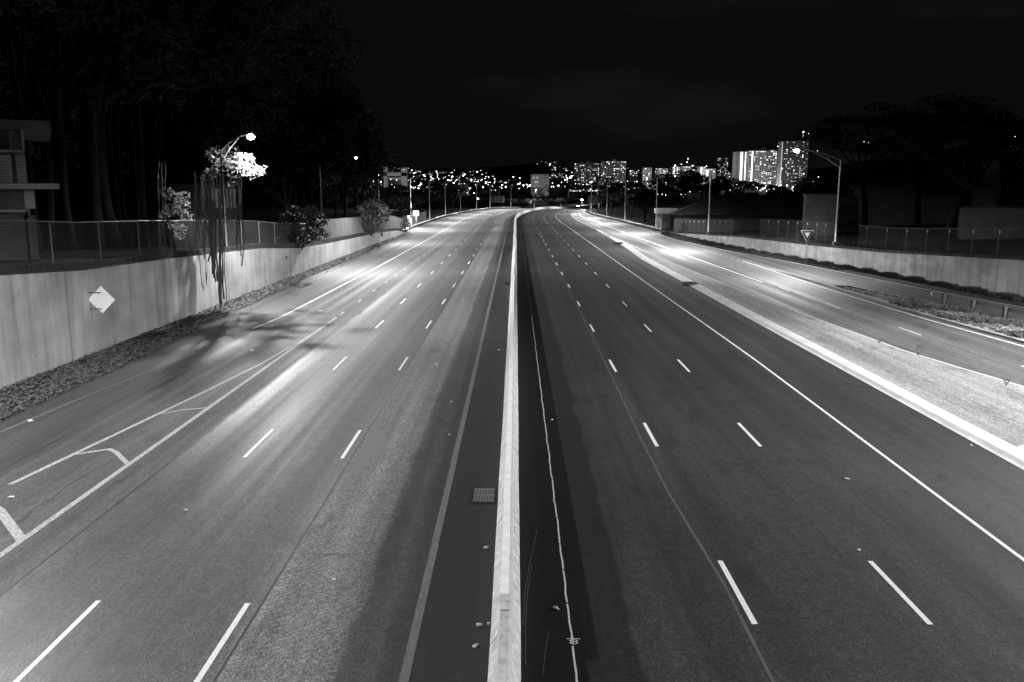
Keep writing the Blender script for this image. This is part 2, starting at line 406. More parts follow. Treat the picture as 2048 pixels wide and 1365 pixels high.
# right carriageway markings
RS = [17.0+.0, 29.9, 42.6, 54.5, 66.6, 78.3, 90.2]
RS = [16.3, 28.6, 40.9, 53.1, 65.3, 77.6, 89.8]
RS = []
for py in (1248, 893, 744, 664, 613, 576, 550): RS.append(G(1032, py)[1])
while RS[-1] < 560: RS.append(RS[-1]+12.19)
RS = [RS[0]-12.19]+RS
dashes('lane_dashes', M['paint'], 4.98, .125, RS, 3.05, road_r)
dashes('lane_dashes', M['paint'], 8.63, .12, RS, 3.05, road_r)
line('edge_line', M['paint'], [(-20, 12.35), (20, 12.42), (30, 12.55), (45, 12.75), (80, 12.7), (600, 12.7)], .12, -10, 600, road_r)
mb = MB(); s = 9.0; xw = 1.16
while s < 60:                                       # thin wavering sealed joint with breaks
    e = s+rnd.uniform(1.4, 1.9); st = stations(s, e, .45); b = len(mb.v); wd = .042*(1 if s < 40 else .8)
    for q in st:
        x0 = 1.13+.009*math.sin(q*2.1)+.008*math.sin(q*5.3)+.004*math.sin(q*11)
        mb.v += [(x0-wd/2, q, .007), (x0+wd/2, q, .007)]
    for i in range(len(st)-1): mb.f.append((b+2*i, b+2*i+1, b+2*i+3, b+2*i+2)); mb.mi.append(0)
    s = e+.06
mb.build('joint_line', mat('bright_joint', .8, .6, .4, noise=(8, .3)), road_r)
line('joint_line', M['shldr'], 1.13, .035, 60, 230, road_r)
# surveyor's mark "8" with a bar over it, sprayed across the joint line
mb = MB(); g0 = G(1147, 1281)
mb.add([(g0[0]+x, g0[1]+y, .011) for x, y in ((-.14, .03), (.14, .03), (.14, .055), (-.14, .055))], [(0, 1, 2, 3)])
for cy in (-.03, -.115):
    vs = []; fs = []
    for k in range(20):
        a = 2*math.pi*k/20
        vs += [(g0[0]+.055*math.cos(a), g0[1]+cy+.03*math.sin(a), .0105), (g0[0]+.085*math.cos(a), g0[1]+cy+.05*math.sin(a), .0105)]
        fs.append((2*k, 2*k+1, (2*k+3) % 40, (2*k+2) % 40))
    mb.add(vs, fs)
mb.build('survey_mark', M['paint'], road_r)
line('pale_streak', mat('pale_streak', .085, .7, .4, noise=(2, .4), stretch=(3, .6, 1)), [(8, 4.72), (14, 4.7), (18, 4.78), (21, 4.62), (27, 4.5), (34, 4.6), (50, 4.72), (60, 4.76), (300, 4.76)], .07, 6, 180, road_r, .004)
line('drainage_seam', M['black'], [(0, 16.32)]+[(a, b-.08) for a, b in REDGE], .06, -10, 190, road_r, .004)
for pts in ([(1047, 1250), (1050, 1185), (1059, 1130), (1074, 1062)], [(1051, 1330), (1051, 1250), (1055, 1185), (1064, 1130)], [(1086, 1350), (1091, 1300), (1098, 1262)]):
    poly('tyre_mark', M['shldr'], pts, road_r, .0045, .008)
# ramp markings
line('edge_line', M['paint'], [(a, b+.12) for a, b in RAMPL], .13, 0, 330, ramp, .009)
line('channel_line', M['paint'], [(80, 24.2), (125, 23.5), (240, 22.6), (330, 21.0)], .22, 82.5, 330, ramp)
dashes('lane_dashes', M['paint'], [(40, 26), (50, 25.3), (65, 24.7), (82, 24.3)], .11, [G(1849, 671)[1], G(1689, 618)[1], G(1588, 583)[1], G(1849, 671)[1]-12.3], 3.05, ramp)
XE = [(20, 30.3), (46, 29.5), (60, 28.6), (78, 28.4), (100, 28.75), (112, 29.1), (126, 29.0), (330, 24.4)]
line('edge_line', M['paint'], [(20, 30.3), (46, 29.5), (60, 28.6), (78, 28.4), (97, 28.75), (108, 28.9)], .14, 10, 108, ramp)
RE2 = [(40, 42.3), (65, 38.9), (78, 37), (101, 35.0), (126, 31.4), (155, 29.0), (200, 29.6), (250, 28.4), (305, 25.4), (360, 22), (420, 20.3)]
line('edge_line', M['paint'], RE2, .12, 40, 420, ramp, .008)
L2 = [(20, 37.5), (50, 35.3), (65, 33.5), (80, 31.0), (95, 29.5), (104, 29.0)]
line('edge_line', M['worn'], [(a, b+.1) for a, b in L2], .10, 20, 103, ramp, .0085)
dashes('lane_dots', M['paint'], [(104, 28.9), (135, 28.2), (170, 27.6)], .12, [106+2.9*i for i in range(8)]+[150+3.2*i for i in range(9)], .9, ramp)

# gore paving between the carriageway and the ramp, raised behind a rolled gutter
GX0 = [(-10, 16.4), (110, 16.4), (142, 17.5), (195, 18.1)]
def gx(off): return [(a, b+off) for a, b in GX0]
gore = MB(); uvs = []
GL = [(a, b-.12) for a, b in RAMPL]
strip(gore, gx(.9), GL, -10, 192, .13, 4, uvs)
b = len(gore.v)
goreo = gore.build('gore_paving', M['gore'], uv=uvs); tag(goreo, kind='structure')
mb = MB(); st = stations(-10, 192, 4)
for s in st:
    x = interp(GX0, s); k = 1 if s < 150 else max(.2, (194-s)/44)
    mb.v += [W(x, s, .004), W(x+.14*k, s, .03), W(x+.34*k, s, .10), W(x+.95*k, s, .136)]
for i in range(len(st)-1):
    for j in range(3): mb.f.append((4*i+j, 4*i+j+1, 4*i+j+5, 4*i+j+4)); mb.mi.append(0)
tag(mb.build('gutter', M['gutter'], goreo))
mb = MB()
for s in st:
    x = interp(GL, s); mb.v += [W(x, s, .132), W(x+.1, s, .132), W(x+.1, s, 0)]
for i in range(len(st)-1):
    for j in range(2): mb.f.append((3*i+j, 3*i+j+1, 3*i+j+4, 3*i+j+3)); mb.mi.append(0)
mb.build('kerb', M['gutter'], goreo)
# paler slab at the near end
mb = MB(); g = [G(1990, 894, .14), G(2110, 868, .14), G(2200, 1010, .14), G(2062, 946, .14)]
mb.add([(max(x, 17.36), y, .138) for x, y, z in g], [(0, 1, 2, 3)]); mb.build('pale_slab', M['gutter'], goreo)

# ------------------------------------------------------------------ terrain
GLW = [(-20, 5.6), (36, 5.25), (44, 4.75), (54.6, 4.5), (75.7, 3.75), (89, 2.85), (105, 2.5), (140, 1.95), (163, 1.25), (172, .5), (180, .1)]
def bank_l(s): return interp(GLW, s)-.15 if s < 180 else 0
GRW = [(-20, 3.4), (69, 3.25), (91, 2.3), (106, 2.05), (127, 1.85), (149, 1.2), (170, .5), (178, .1)]
def bank_r(s): return interp(GRW, s)-.1 if s < 178 else 0
def hillh(x, y):
    base = interp([(0, 0), (300, -.5), (450, -3), (600, -4), (700, -1), (1000, 5), (1500, 24), (2000, 52), (2500, 72), (3400, 40), (6000, 20)], y)
    t = x/y if y > 1 else 0
    k = interp([(-1.5, .7), (-.25, .85), (-.17, .92), (-.05, 1.0), (.03, 1.22), (.08, .9), (.25, 1.0), (.35, .9), (.5, 1.9), (.7, 2.6), (1.5, 3)], t)
    return base*(k if base > 0 else 1)+.6*math.sin(x*.013+y*.007)*min(1, y/600)
mb = MB()
ys = [-60, -20, 10, 40, 80, 120, 160, 200, 240, 290, 340, 400, 460, 530, 600, 700, 800, 900, 1000, 1150, 1300, 1450, 1600, 1800, 2000, 2250, 2500, 2900, 3400, 4200, 6000, 9000]
xs = [-6000, -4000, -2800, -2000, -1500, -1100, -850, -650, -500, -400, -300, -220, -160, -110, -70, -45, -25, 0, 25, 50, 75, 110, 160, 220, 300, 400, 500, 650, 850, 1100, 1500, 2000, 2800, 4000, 6000]
for y in ys:
    for x in xs:
        z = hillh(x, y)-.35
        if y < 700:
            dx = RC-x; dy = y-S0; X = RC-math.hypot(dx, dy) if y > S0 else x; sa = S0+RC*math.atan2(dy, dx) if y > S0 else y
            if abs(X) < 120: z = min(z, drop(sa)-.5)
        mb.v.append((x, y, z))
nx = len(xs)
for j in range(len(ys)-1):
    for i in range(nx-1): mb.f.append((j*nx+i, j*nx+i+1, (j+1)*nx+i+1, (j+1)*nx+i)); mb.mi.append(0)
tag(mb.build('ground', M['city'], smooth=True), kind='structure')
# raised ground behind the walls
mb = MB(); st = stations(-20, 186, 6)
for s in st:
    z = bank_l(s); mb.v += [(-22.95, s, z-.02), (-27, s, z+.1), (-45, s, z+.6), (-120, s, z+1.5), (-300, s, -.4)]
for i in range(len(st)-1):
    for j in range(4): mb.f.append((5*i+j, 5*i+j+5, 5*i+j+6, 5*i+j+1)); mb.mi.append(0)
tag(mb.build('embankment', M['soil'], smooth=True), kind='structure')
mb = MB(); st = stations(-20, 184, 6)
for s in st:
    z = bank_r(s); x = interp(RWALL, s); mb.v += [(x+.35, s, z-.02), (x+4, s, z+.15), (x+25, s, z+1.0), (x+90, s, z+4), (x+300, s, 2)]
for i in range(len(st)-1):
    for j in range(4): mb.f.append((5*i+j, 5*i+j+1, 5*i+j+6, 5*i+j+5)); mb.mi.append(0)
tag(mb.build('embankment', M['soil'], smooth=True), kind='structure')
# shoulder earth beyond the guard rails
tag(sheet('verge', M['soil'], -60, -24.4, 168, 650, z=-.02), kind='structure')
tag(sheet('verge', M['soil'], [(a, b-.1) for a, b in RRIGHT], [(a, b+40) for a, b in RRIGHT], 172, 650, z=-.02), kind='structure')

# ------------------------------------------------------------------ retaining walls
def wall(name, label, tab, hts, s0, s1, side, m, parapet):
    root = thing(name, label, 'wall', (interp(tab, 60), 60, 0))
    st = stations(s0, s1, 2.0); mb = MB(); uv = []
    for s in st:
        x = interp(tab, s); h = interp(hts, s)
        for X, z in ((x, -.1), (x, h), (x+side*.35, h), (x+side*.35, h-.6)):
            mb.v.append((X, s, z)); uv.append((s, z if X == x else z+.4))
    for i in range(len(st)-1):
        for j in range(3):
            q = (4*i+j, 4*i+j+1, 4*i+j+5, 4*i+j+4); mb.f.append(q if side > 0 else q[::-1]); mb.mi.append(0)
    mb.f.append((0, 1, 2, 3)); mb.mi.append(0); k = 4*(len(st)-1); mb.f.append((k, k+1, k+2, k+3)); mb.mi.append(0)
    mb.build('wall_face', m, root, uv=uv)
    if parapet:                                   # shadow groove and stained upper kerb, set back
        mb = MB()
        for s in st:
            x = interp(tab, s)+side*.06; h = interp(hts, s)+.004; p = parapet
            mb.v += [(x, s, h), (x, s, h+.09), (x+side*.14, s, h+.09), (x+side*.14, s, h+p), (x+side*.30, s, h+p), (x+side*.30, s, h)]
        for i in range(len(st)-1):
            for j in range(5): mb.f.append((6*i+j, 6*i+j+1, 6*i+j+7, 6*i+j+6)); mb.mi.append(0)
        mb.build('upper_kerb', M['ledge'], root)
    return root
wall('retaining_wall', 'tall stained concrete retaining wall on the left with leaf litter at its foot', [(-20, -22.6), (200, -22.6)], GLW, -12, 176, -1, M['lwall'], .42)
wall('retaining_wall', 'low patched concrete retaining wall on the right behind the yield sign', RWALL, GRW, 20, 175, 1, M['rwall'], .30)

# ------------------------------------------------------------------ median barrier (jersey profile)
bar = thing('median_barrier', 'long pale concrete median barrier between the two carriageways', 'barrier', (-.21, 30, 0))
prof = [(-.305, 0), (-.305, .08), (-.14, .33), (-.085, .85), (.085, .85), (.14, .33), (.305, .08), (.305, 0)]
mb = MB(); st = stations(-8, 640, 3)
for s in st:
    j = .006*math.sin(s*1.7)+.004*math.sin(s*.9)
    for x, z in prof: mb.v.append(W(-.21+x*1.0+j, s, z))
n = len(prof)
for i in range(len(st)-1):
    for j in range(n-1): mb.f.append((n*i+j, n*i+n+j, n*i+n+j+1, n*i+j+1)); mb.mi.append(0)
for s in [x*6.1+3 for x in range(60)]:
    for k in range(n-1):
        (xa, za), (xb, zb) = prof[k], prof[k+1]; e = 1.012
        mb.add([W(-.21+xa*e, s, za*1.002+.001), W(-.21+xa*e, s+.035, za*1.002+.001), W(-.21+xb*e, s+.035, zb*1.002+.001), W(-.21+xb*e, s, zb*1.002+.001)], [(0, 1, 2, 3)], 1)
mb.build('barrier_body', [M['barrier'], M['ledge']], bar)
mb = MB(); st = stations(15.6, 640, 3)              # later, whiter capping beam that starts part-way along
for s in st:
    for x, z in ((-.10, .80), (-.10, 1.0), (.075, 1.0), (.075, .80)): mb.v.append(W(-.21+x, s, z))
for i in range(len(st)-1):
    for j in range(3): mb.f.append((4*i+j, 4*i+4+j, 4*i+5+j, 4*i+j+1)); mb.mi.append(0)
mb.f.append((0, 1, 2, 3)); mb.mi.append(0)
mb.build('capping_beam', M['barrier_cap'], bar)
n = len(prof)


# ------------------------------------------------------------------ street lamps
LD = {}
def road_light(side, watt):
    """roadway lantern: throws most light out along the road at 45-60 degrees, little behind the pole, none upward"""
    if (side, watt) in LD: return LD[(side, watt)]
    ld = bpy.data.lights.new('lamp_light', 'POINT'); ld.energy = LAMP_W*watt; ld.shadow_soft_size = .16; ld.use_nodes = True
    t = ld.node_tree; n = t.nodes; lk = t.links.new; em = n['Emission']
    ge = n.new('ShaderNodeNewGeometry'); sp = n.new('ShaderNodeSeparateXYZ'); lk(ge.outputs['Incoming'], sp.inputs[0])
    vs = n.new('ShaderNodeVectorMath'); vs.operation = 'MULTIPLY'; vs.inputs[1].default_value = (.58, 1, -1); lk(ge.outputs['Incoming'], vs.inputs[0])
    vn = n.new('ShaderNodeVectorMath'); vn.operation = 'NORMALIZE'; lk(vs.outputs[0], vn.inputs[0]); dn = n.new('ShaderNodeSeparateXYZ'); lk(vn.outputs[0], dn.inputs[0])
    rp = n.new('ShaderNodeValToRGB'); e = rp.color_ramp.elements; e[0].position = .03; e[0].color = (0, 0, 0, 1); e[1].position = 1; e[1].color = (.55, .55, .55, 1)
    for p, c in ((.12, .05), (.22, .14), (.33, .36), (.45, .66), (.56, 1.0), (.75, .8)):
        q = e.new(p); q.color = (c, c, c, 1)
    lk(dn.outputs[2], rp.inputs[0])
    fr = n.new('ShaderNodeMapRange'); fr.inputs['From Min'].default_value = -.55; fr.inputs['From Max'].default_value = .05
    fr.inputs['To Min'].default_value = .06; fr.inputs['To Max'].default_value = 1
    sx = n.new('ShaderNodeMath'); sx.operation = 'MULTIPLY'; sx.inputs[1].default_value = side; lk(sp.outputs[0], sx.inputs[0]); lk(sx.outputs[0], fr.inputs['Value'])
    ml = n.new('ShaderNodeMath'); ml.operation = 'MULTIPLY'; lk(rp.outputs[0], ml.inputs[0]); lk(fr.outputs[0], ml.inputs[1])
    lk(ml.outputs[0], em.inputs['Strength']); LD[(side, watt)] = ld; return ld
def street_lamp(x, y, z, side, h, arm, label, bright=False, group=None, light=True, rot=0.0, watt=1.0):
    """side=+1: arm reaches to +x"""
    root = thing('street_lamp', label, 'street lamp', (x, y, z), group); root.rotation_euler = (0, 0, rot)
    P = lambda a, b, c: (x+(a*math.cos(rot)-b*math.sin(rot)), y+(a*math.sin(rot)+b*math.cos(rot)), z+c)
    mb = MB(); mb.box(P(0, 0, .2), (.55, .55, .5), rot); mb.build('base', M['plaster'], root)
    mb = MB(); mb.tube([P(0, 0, .3), P(0, 0, h*.5), P(0, 0, h)], [.13, .10, .075], 8); mb.build('pole', M['dsteel'] if 60 < y < 115 and side > 0 else M['pole'], root, smooth=True)  # dark material on two left poles stands in for their being unlit
    mb = MB(); A = side*arm
    top = [P(0, 0, h-.1), P(A*.35, 0, h+.55), P(A*.7, 0, h+.98), P(A*.86, 0, h+1.08), P(A, 0, h+1.08)]
    mb.tube(top, .04, 6)
    mb.tube([P(0, 0, h-1.0), P(A*.35, 0, h+.1), P(A*.72, 0, h+.95)], .032, 6)
    mb.tube([P(A*.3, 0, h-.02), P(A*.3, 0, h+.46)], .025, 5); mb.build('truss_arm', M['bark'] if 100 < y < 115 and side > 0 else M['pole'], root)  # one left arm is darkened to look unlit
    mb = MB(); hx = A+side*.3
    mb.sphere(P(hx, 0, h+1.1), .5, 12, 6, sq=(.85, .42, .24)); mb.build('lamp_head', M['steel'], root, smooth=True)
    mb = MB(); r = (.32 if y < 105 else .17) if bright else .14
    mb.sphere(P(hx+side*.03, 0, h+1.0), r, 10, 6, sq=(1, 1, .72)); mb.build('lamp_glass', M['lens'] if bright else M['lensdim'], root, smooth=True)
    if light:
        ld = road_light(side, watt); lo = bpy.data.objects.new('lamp_light', ld); COL.objects.link(lo); lo.parent = root; lo.location = (hx, 0, h+.72)
    return root
for i, s in enumerate([-20, 24]):
    street_lamp(-25.2, s, bank_l(s), 1, 12.0-bank_l(s), 4.2, 'street lamp on the left wall, out of view beside the camera' if i else 'street lamp on the left wall, out of view behind the camera', light=True, watt=(.55, .5)[i])
street_lamp(-23.15, 67.5, bank_l(67), 1, 12.0-bank_l(67), 2.1, 'blazing street lamp over the banyan leaves on the left wall', True, watt=.9)
street_lamp(-24.7, 108, bank_l(108), 1, 11.9-bank_l(108), 4.3, 'street lamp rising behind the bush on the left wall', True, watt=1)
gl = 'street lamps along the left guard rail'
for i, s in enumerate([158, 206, 250, 293, 332, 372, 405, 455, 510, 565]):
    p = W(-25.4, s); a = -(s-S0)/RC if s > S0 else 0
    street_lamp(p[0], p[1], p[2]-.05, 1, 11.7, 4.4, 'street lamp with truss arm along the left guard rail, %s in the row' % ORD[i], group=gl, rot=a, light=s < 520, watt=.7)
for i, (s, X) in enumerate([(-6, 45.3), (37, 43)]):
    street_lamp(X, s, bank_r(s), -1, 12.2-bank_r(s), 5.4, 'street lamp on the right wall, out of view %s the camera' % ('just before' if i == 0 else 'just ahead of'), light=True, watt=(2.2, 1.5)[i])
street_lamp(38.2, 101.5, 2.35, -1, 10.1, 4.9, 'bright street lamp with long truss arm on the right wall near the yield sign', True, watt=.75)
street_lamp(32.3, 142.7, 1.55, -1, 10.6, 4.6, 'tall street lamp pole standing at the wall end by the dark gable roof', False, watt=.8)
for i, (s, X) in enumerate([(192, 31.6), (245, 31.3), (291, 30.0), (340, 25.5), (395, 23.8), (450, 22.5)]):
    p = W(X, s); a = -(s-S0)/RC if s > S0 else 0
    street_lamp(p[0], p[1], p[2], -1, 11.6, 4.4, 'slim street lamp behind the right guard rail, %s in the row' % ORD[i], group='street lamps behind the right guard rail', rot=a, watt=.75)

# ------------------------------------------------------------------ guard rails
def guard_rail(label, tab, s0, s1, side, step=3.8, endflare=False, base=0.0, world=None, wood=False):
    w0 = world or W
    X0 = interp(tab, s0); root = thing('guard_rail', label, 'guard rail', w0(X0, s0, base))
    st = stations(s0, s1, 2.0); mb = MB()
    prof = [(0, .40), (.0, .44), (.08, .50), (.08, .54), (0, .59), (.08, .64), (.08, .68), (0, .74), (0, .78)]
    for s in st:
        x = interp(tab, s)
        for d, z in prof: mb.v.append(w0(x-side*d, s, z+base))
    n = len(prof)
    for i in range(len(st)-1):
        for j in range(n-1): mb.f.append((n*i+j, n*i+n+j, n*i+n+j+1, n*i+j+1)); mb.mi.append(0)
    mb.build('rail', M['steel'], root)
    pm = None; s = s0+.4; k = 0
    while s < s1 and k < 95:
        x = interp(tab, s)+side*.13; c = w0(x, s, .37+base)
        mb = MB(); mb.box(c, (.26 if wood else .17, .24 if wood else .2, .86)); mb.box((c[0]-side*.06, c[1], c[2]+.22), (.14, .15, .34)); mb.build('post', M['dsteel'] if wood else M['bark'], root); s += step; k += 1
    return root
LT = [(160, -23.2), (175, -23.6), (200, -24.3), (700, -24.4)]
guard_rail('w-beam guard rail curving away along the left edge of the road', LT, 166, 475, -1)
guard_rail('bright w-beam guard rail ending before the right retaining wall', [(a, b+.1) for a, b in RRIGHT], 186, 470, 1)
mb = MB(); c = W(31.15, 185, .55); mb.tube([c, (c[0]+.1, c[1]-.5, c[2]), (c[0]+.35, c[1]-.75, c[2])], .17, 8)
eo = mb.build('end_terminal', M['steel'], [o for o in COL.objects if o.name.startswith('guard_rail')][-1])
LG = [(20, 36.2), (50, 34.6), (60, 33.9), (66.5, 33.3)]
guard_rail('dark-posted guard rail on the grassy island between the two ramps', LG, 36, 67.5, -1, step=3.6, base=.2, wood=True)

# ------------------------------------------------------------------ chain link fences
def fence(label, pts, h=2.0, post_step=3.0, clips=False, dens=.16, wire_r=.006, wm='wire'):
    """pts: list of (x, y, z) along the foot"""
    P = [Vector(p) for p in pts]; root = thing('chain_link_fence', label, 'fence', P[0])
    L_ = [0]
    for a, b in zip(P, P[1:]): L_.append(L_[-1]+(b-a).length)
    def at(d):
        for i in range(len(P)-1):
            if d <= L_[i+1] or i == len(P)-2:
                t = (d-L_[i])/(L_[i+1]-L_[i]); return P[i].lerp(P[i+1], min(max(t, 0), 1))
    T = L_[-1]; mb = MB()
    def strand(a, b, r):
        u = (b-a).normalized(); q = u.cross(Vector((1, 0, 0))).normalized()*r; e = Vector((r, 0, 0))
        mb.add([a-q, a+q*.5+e, a+q*.5-e, b-q, b+q*.5+e, b+q*.5-e], [(0, 1, 4, 3), (1, 2, 5, 4), (2, 0, 3, 5)])
    d = -h
    while d < T:
        for a, b in ((d, d+h), (d+h, d)):
            za, zb = 0.0, h; aa, bb = a, b
            # clip to the fence length
            lo, hi = (aa, bb) if aa < bb else (bb, aa)
            if lo < 0 or hi > T:
                t0 = 0.0; t1 = 1.0
                f = lambda t: aa+(bb-aa)*t
                if bb > aa: t0 = max(0, -aa/(bb-aa)); t1 = min(1, (T-aa)/(bb-aa))
                else: t0 = max(0, (T-aa)/(bb-aa)); t1 = min(1, -aa/(bb-aa))
                if t1 <= t0: continue
            else: t0, t1 = 0, 1
            p = at(aa+(bb-aa)*t0)+Vector((0, 0, h*t0+.05)); q = at(aa+(bb-aa)*t1)+Vector((0, 0, h*t1+.05)); strand(p, q, wire_r)
        d += dens
    mb.build('mesh', M[wm], root)
    mb = MB(); n = max(2, int(T/6)); mb.tube([at(T*i/n)+Vector((0, 0, h+.05)) for i in range(n+1)], .028, 5); mb.build('top_rail', M['fpost'], root)
    k = int(T/post_step)
    for i in range(k+1):
        c = at(min(i*post_step, T)); mb = MB(); mb.tube([c+Vector((0, 0, -.2)), c+Vector((0, 0, h+.08))], .035, 6); po = mb.build('post', M['fpost'], root)
        if clips:
            mb = MB(); mb.box((c.x-.02, c.y-.1, c.z+h-.22), (.10, .05, .24)); mb.build('clip', M['signwhite'], po)
    return root
fl = [(-23.3, s, bank_l(s)+.42) for s in (8, 20, 36, 44, 54.6, 65, 75.7, 86, 96)]
fence('dim chain link fence on the left wall below the banyan', [(a-.35, b, c) for a, b, c in fl], 2.15, 5.0, dens=.2)
fence('paler chain link fence on the left wall beyond the drooping bush', [(-23.6, s, bank_l(s)+.4) for s in (97, 105, 123, 140, 163, 176)]+[(-25.6, 200, .3), (-26.4, 250, 0.2)], 2.5, 3.6, dens=.16, wire_r=.012, wm='plaster')
fr = [(interp(RWALL, s)+.75, s, bank_r(s)+.3) for s in (50, 69, 80, 91)]
fence('chain link fence with white clips above the right wall beside the plain block', [(x+1.2, y, z) for x, y, z in fr]+[(39.5, 98, 2.55)], 2.3, 3.6, True)
fence('short chain link fence panel behind the yield sign', [(39.0, 104, 2.6), (39.2, 112, 2.5), (38.6, 122, 2.4), (37.5, 131, 2.2)], 2.2, 3.4, True)
fence('far chain link fence in front of the dark gable building', [(34.6, 136, 1.9), (33.6, 146, 1.6), (32.6, 160, 1.1), (32.2, 172, .5)], 2.2, 3.0, True)

# ------------------------------------------------------------------ foliage
def leaves(mb, clumps, n, size, r, flat=.6):
    tot = sum(c[3]*c[4]*c[5] for c in clumps)
    for cx, cy, cz, rx, ry, rz in clumps:
        k = int(n*rx*ry*rz/tot)
        for _ in range(k):
            while True:
                a, b, c = r.uniform(-1, 1), r.uniform(-1, 1), r.uniform(-1, 1); q = a*a+b*b+c*c
                if q <= 1: break
            f = .62+.38*r.random() if q > .001 else 1; q = math.sqrt(q) or 1
            a, b, c = a/q*f, b/q*f, c/q*f
            p = Vector((cx+a*rx, cy+b*ry, cz+c*rz)); s = size*r.uniform(.6, 1.3)
            u = Vector((r.gauss(0, 1), r.gauss(0, 1), r.gauss(0, .6)-.25)).normalized()
            v = u.cross(Vector((r.gauss(0, .6), r.gauss(0, .6), 1))).normalized()
            mb.add([p-u*s, p-v*s*.42, p+u*s, p+v*s*.42], [(0, 1, 2, 3)])
def crown_clumps(c, R3, k, r, cs=.38):
    out = []
    for _ in range(k):
        th = r.uniform(0, 2*math.pi); ph = math.acos(r.uniform(-.75, 1)); q = r.uniform(.45, .95)
        s = cs*r.uniform(.6, 1.25)
        out.append((c[0]+R3[0]*q*math.sin(ph)*math.cos(th), c[1]+R3[1]*q*math.sin(ph)*math.sin(th), c[2]+R3[2]*q*math.cos(ph), R3[0]*s, R3[1]*s, R3[2]*s*.75))
    return out
def tree(label, x, y, z, h, rad, n=2500, leaf=.32, k=16, name='tree', seed=0, crown_h=None, trunk=.35, group=None, m='leafdark', cat='tree'):
    r = random.Random(seed*31+int(x*7)+int(y)); root = thing(name, label, cat, (x, y, z), group)
    ch = crown_h or h*.55; cz = z+h-ch/2
    mb = MB(); tp = (x+r.uniform(-.5, .5), y, cz)
    mb.tube([(x, y, z-.5), (x+r.uniform(-.3, .3), y, z+h*.25), tp], [trunk, trunk*.75, trunk*.45], 8)
    cl = crown_clumps((x, y, cz), (rad, rad, ch/2), k, r)
    for q in cl[:7]: mb.tube([(x, y, z+h*.3), ((x+q[0])/2, (y+q[1])/2, (z+h*.3+q[2])/2+.3), q[:3]], [trunk*.4, trunk*.25, trunk*.1], 5)
    mb.build('trunk', M['bark'], root, smooth=True)
    mb = MB(); leaves(mb, cl, n, leaf, r); mb.build('crown', M[m], root)
    return root

# banyan on the left: several trunks, huge dark crown, aerial roots hanging down over the wall
by = bank_l(70)
ban = thing('banyan_tree', 'huge dark banyan with trunks and hanging aerial roots over the left wall', 'tree', (-31, 72, by))
mb = MB(); r = random.Random(3)
for px, yy, rad in ((122, 66, .8), (196, 70, 1.1), (212, 72, .5), (287, 76, .7), (240, 80, .6), (62, 62, .5), (330, 84, .5)):
    p = D(px, 450, yy); b0 = Vector((p.x, yy, by))
    for j in range(4):
        o = Vector((r.uniform(-1, 1)*rad*.6, r.uniform(-1, 1)*rad*.6, 0))
        mb.tube([b0+o*1.7, b0+o+Vector((0, 0, 4)), b0+o*.8+Vector((r.uniform(-.4, .4), 0, 11)), b0+o*2+Vector((r.uniform(-2, 2), r.uniform(-1, 1), 18))], [rad*.55, rad*.4, rad*.36, rad*.2], 8)
for a, b_ in (((-33, 76, 17), (-30, 82, 19)),):
    mb.tube([a, ((a[0]+b_[0])/2, (a[1]+b_[1])/2, (a[2]+b_[2])/2+1.2), b_], [.5, .3, .12], 7)
mb.build('trunk', M['bark'], ban, smooth=True)
mb = MB(); cl = crown_clumps((-35, 76, 23), (15, 16, 9), 34, r, .3)+crown_clumps((-30, 88, 24), (10, 12, 10), 18, r, .34)
cl += crown_clumps((-40, 60, 24), (9, 10, 9), 14, r, .34)
leaves(mb, cl, 26000, .34, r); mb.build('crown', M['leafdark'], ban)
# lit bough beside the lamp
mb = MB(); cl = []
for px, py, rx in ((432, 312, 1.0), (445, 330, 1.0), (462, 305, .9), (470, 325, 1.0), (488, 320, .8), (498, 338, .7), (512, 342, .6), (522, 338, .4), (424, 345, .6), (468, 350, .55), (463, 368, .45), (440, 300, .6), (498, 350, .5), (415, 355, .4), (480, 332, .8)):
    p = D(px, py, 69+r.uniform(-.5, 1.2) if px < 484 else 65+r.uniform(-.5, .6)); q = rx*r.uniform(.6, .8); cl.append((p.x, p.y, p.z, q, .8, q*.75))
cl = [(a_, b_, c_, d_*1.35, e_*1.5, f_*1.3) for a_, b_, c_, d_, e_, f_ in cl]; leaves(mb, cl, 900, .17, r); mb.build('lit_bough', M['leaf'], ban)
mb = MB(); cl = []
for px, py, rx in ((335, 385, .6), (350, 395, .6), (368, 392, .5), (345, 418, .7), (365, 412, .7), (372, 432, .6), (330, 430, .5), (348, 452, .6), (358, 470, .5), (366, 456, .4)):
    p = D(px, py, 62+r.uniform(-.5, .5)); q = rx*.9; cl.append((p.x, p.y, p.z, q, .7, q*.8))
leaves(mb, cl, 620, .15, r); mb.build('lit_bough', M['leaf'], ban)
def strands(mb, px0, px1, py0, py1, yd, n, rr, wob=.12):
    for _ in range(n):
        px = r.uniform(px0, px1); t = D(px, py0+r.uniform(-12, 12), yd); b = D(px+r.uniform(-3, 6), py1+r.uniform(-60, 22), yd)
        t = Vector((t.x, yd+r.uniform(-.4, .4), t.z)); pts = []
        for k in range(8):
            f = k/7; pts.append(Vector((t.x+(b.x-t.x)*f+wob*.9*math.sin(f*5+px)*f+r.uniform(-wob, wob)*.4, t.y+r.uniform(-wob, wob), t.z+(b.z-t.z)*f)))
        mb.tube(pts, [rr*r.uniform(.6, 1.2) for _ in pts], 5)
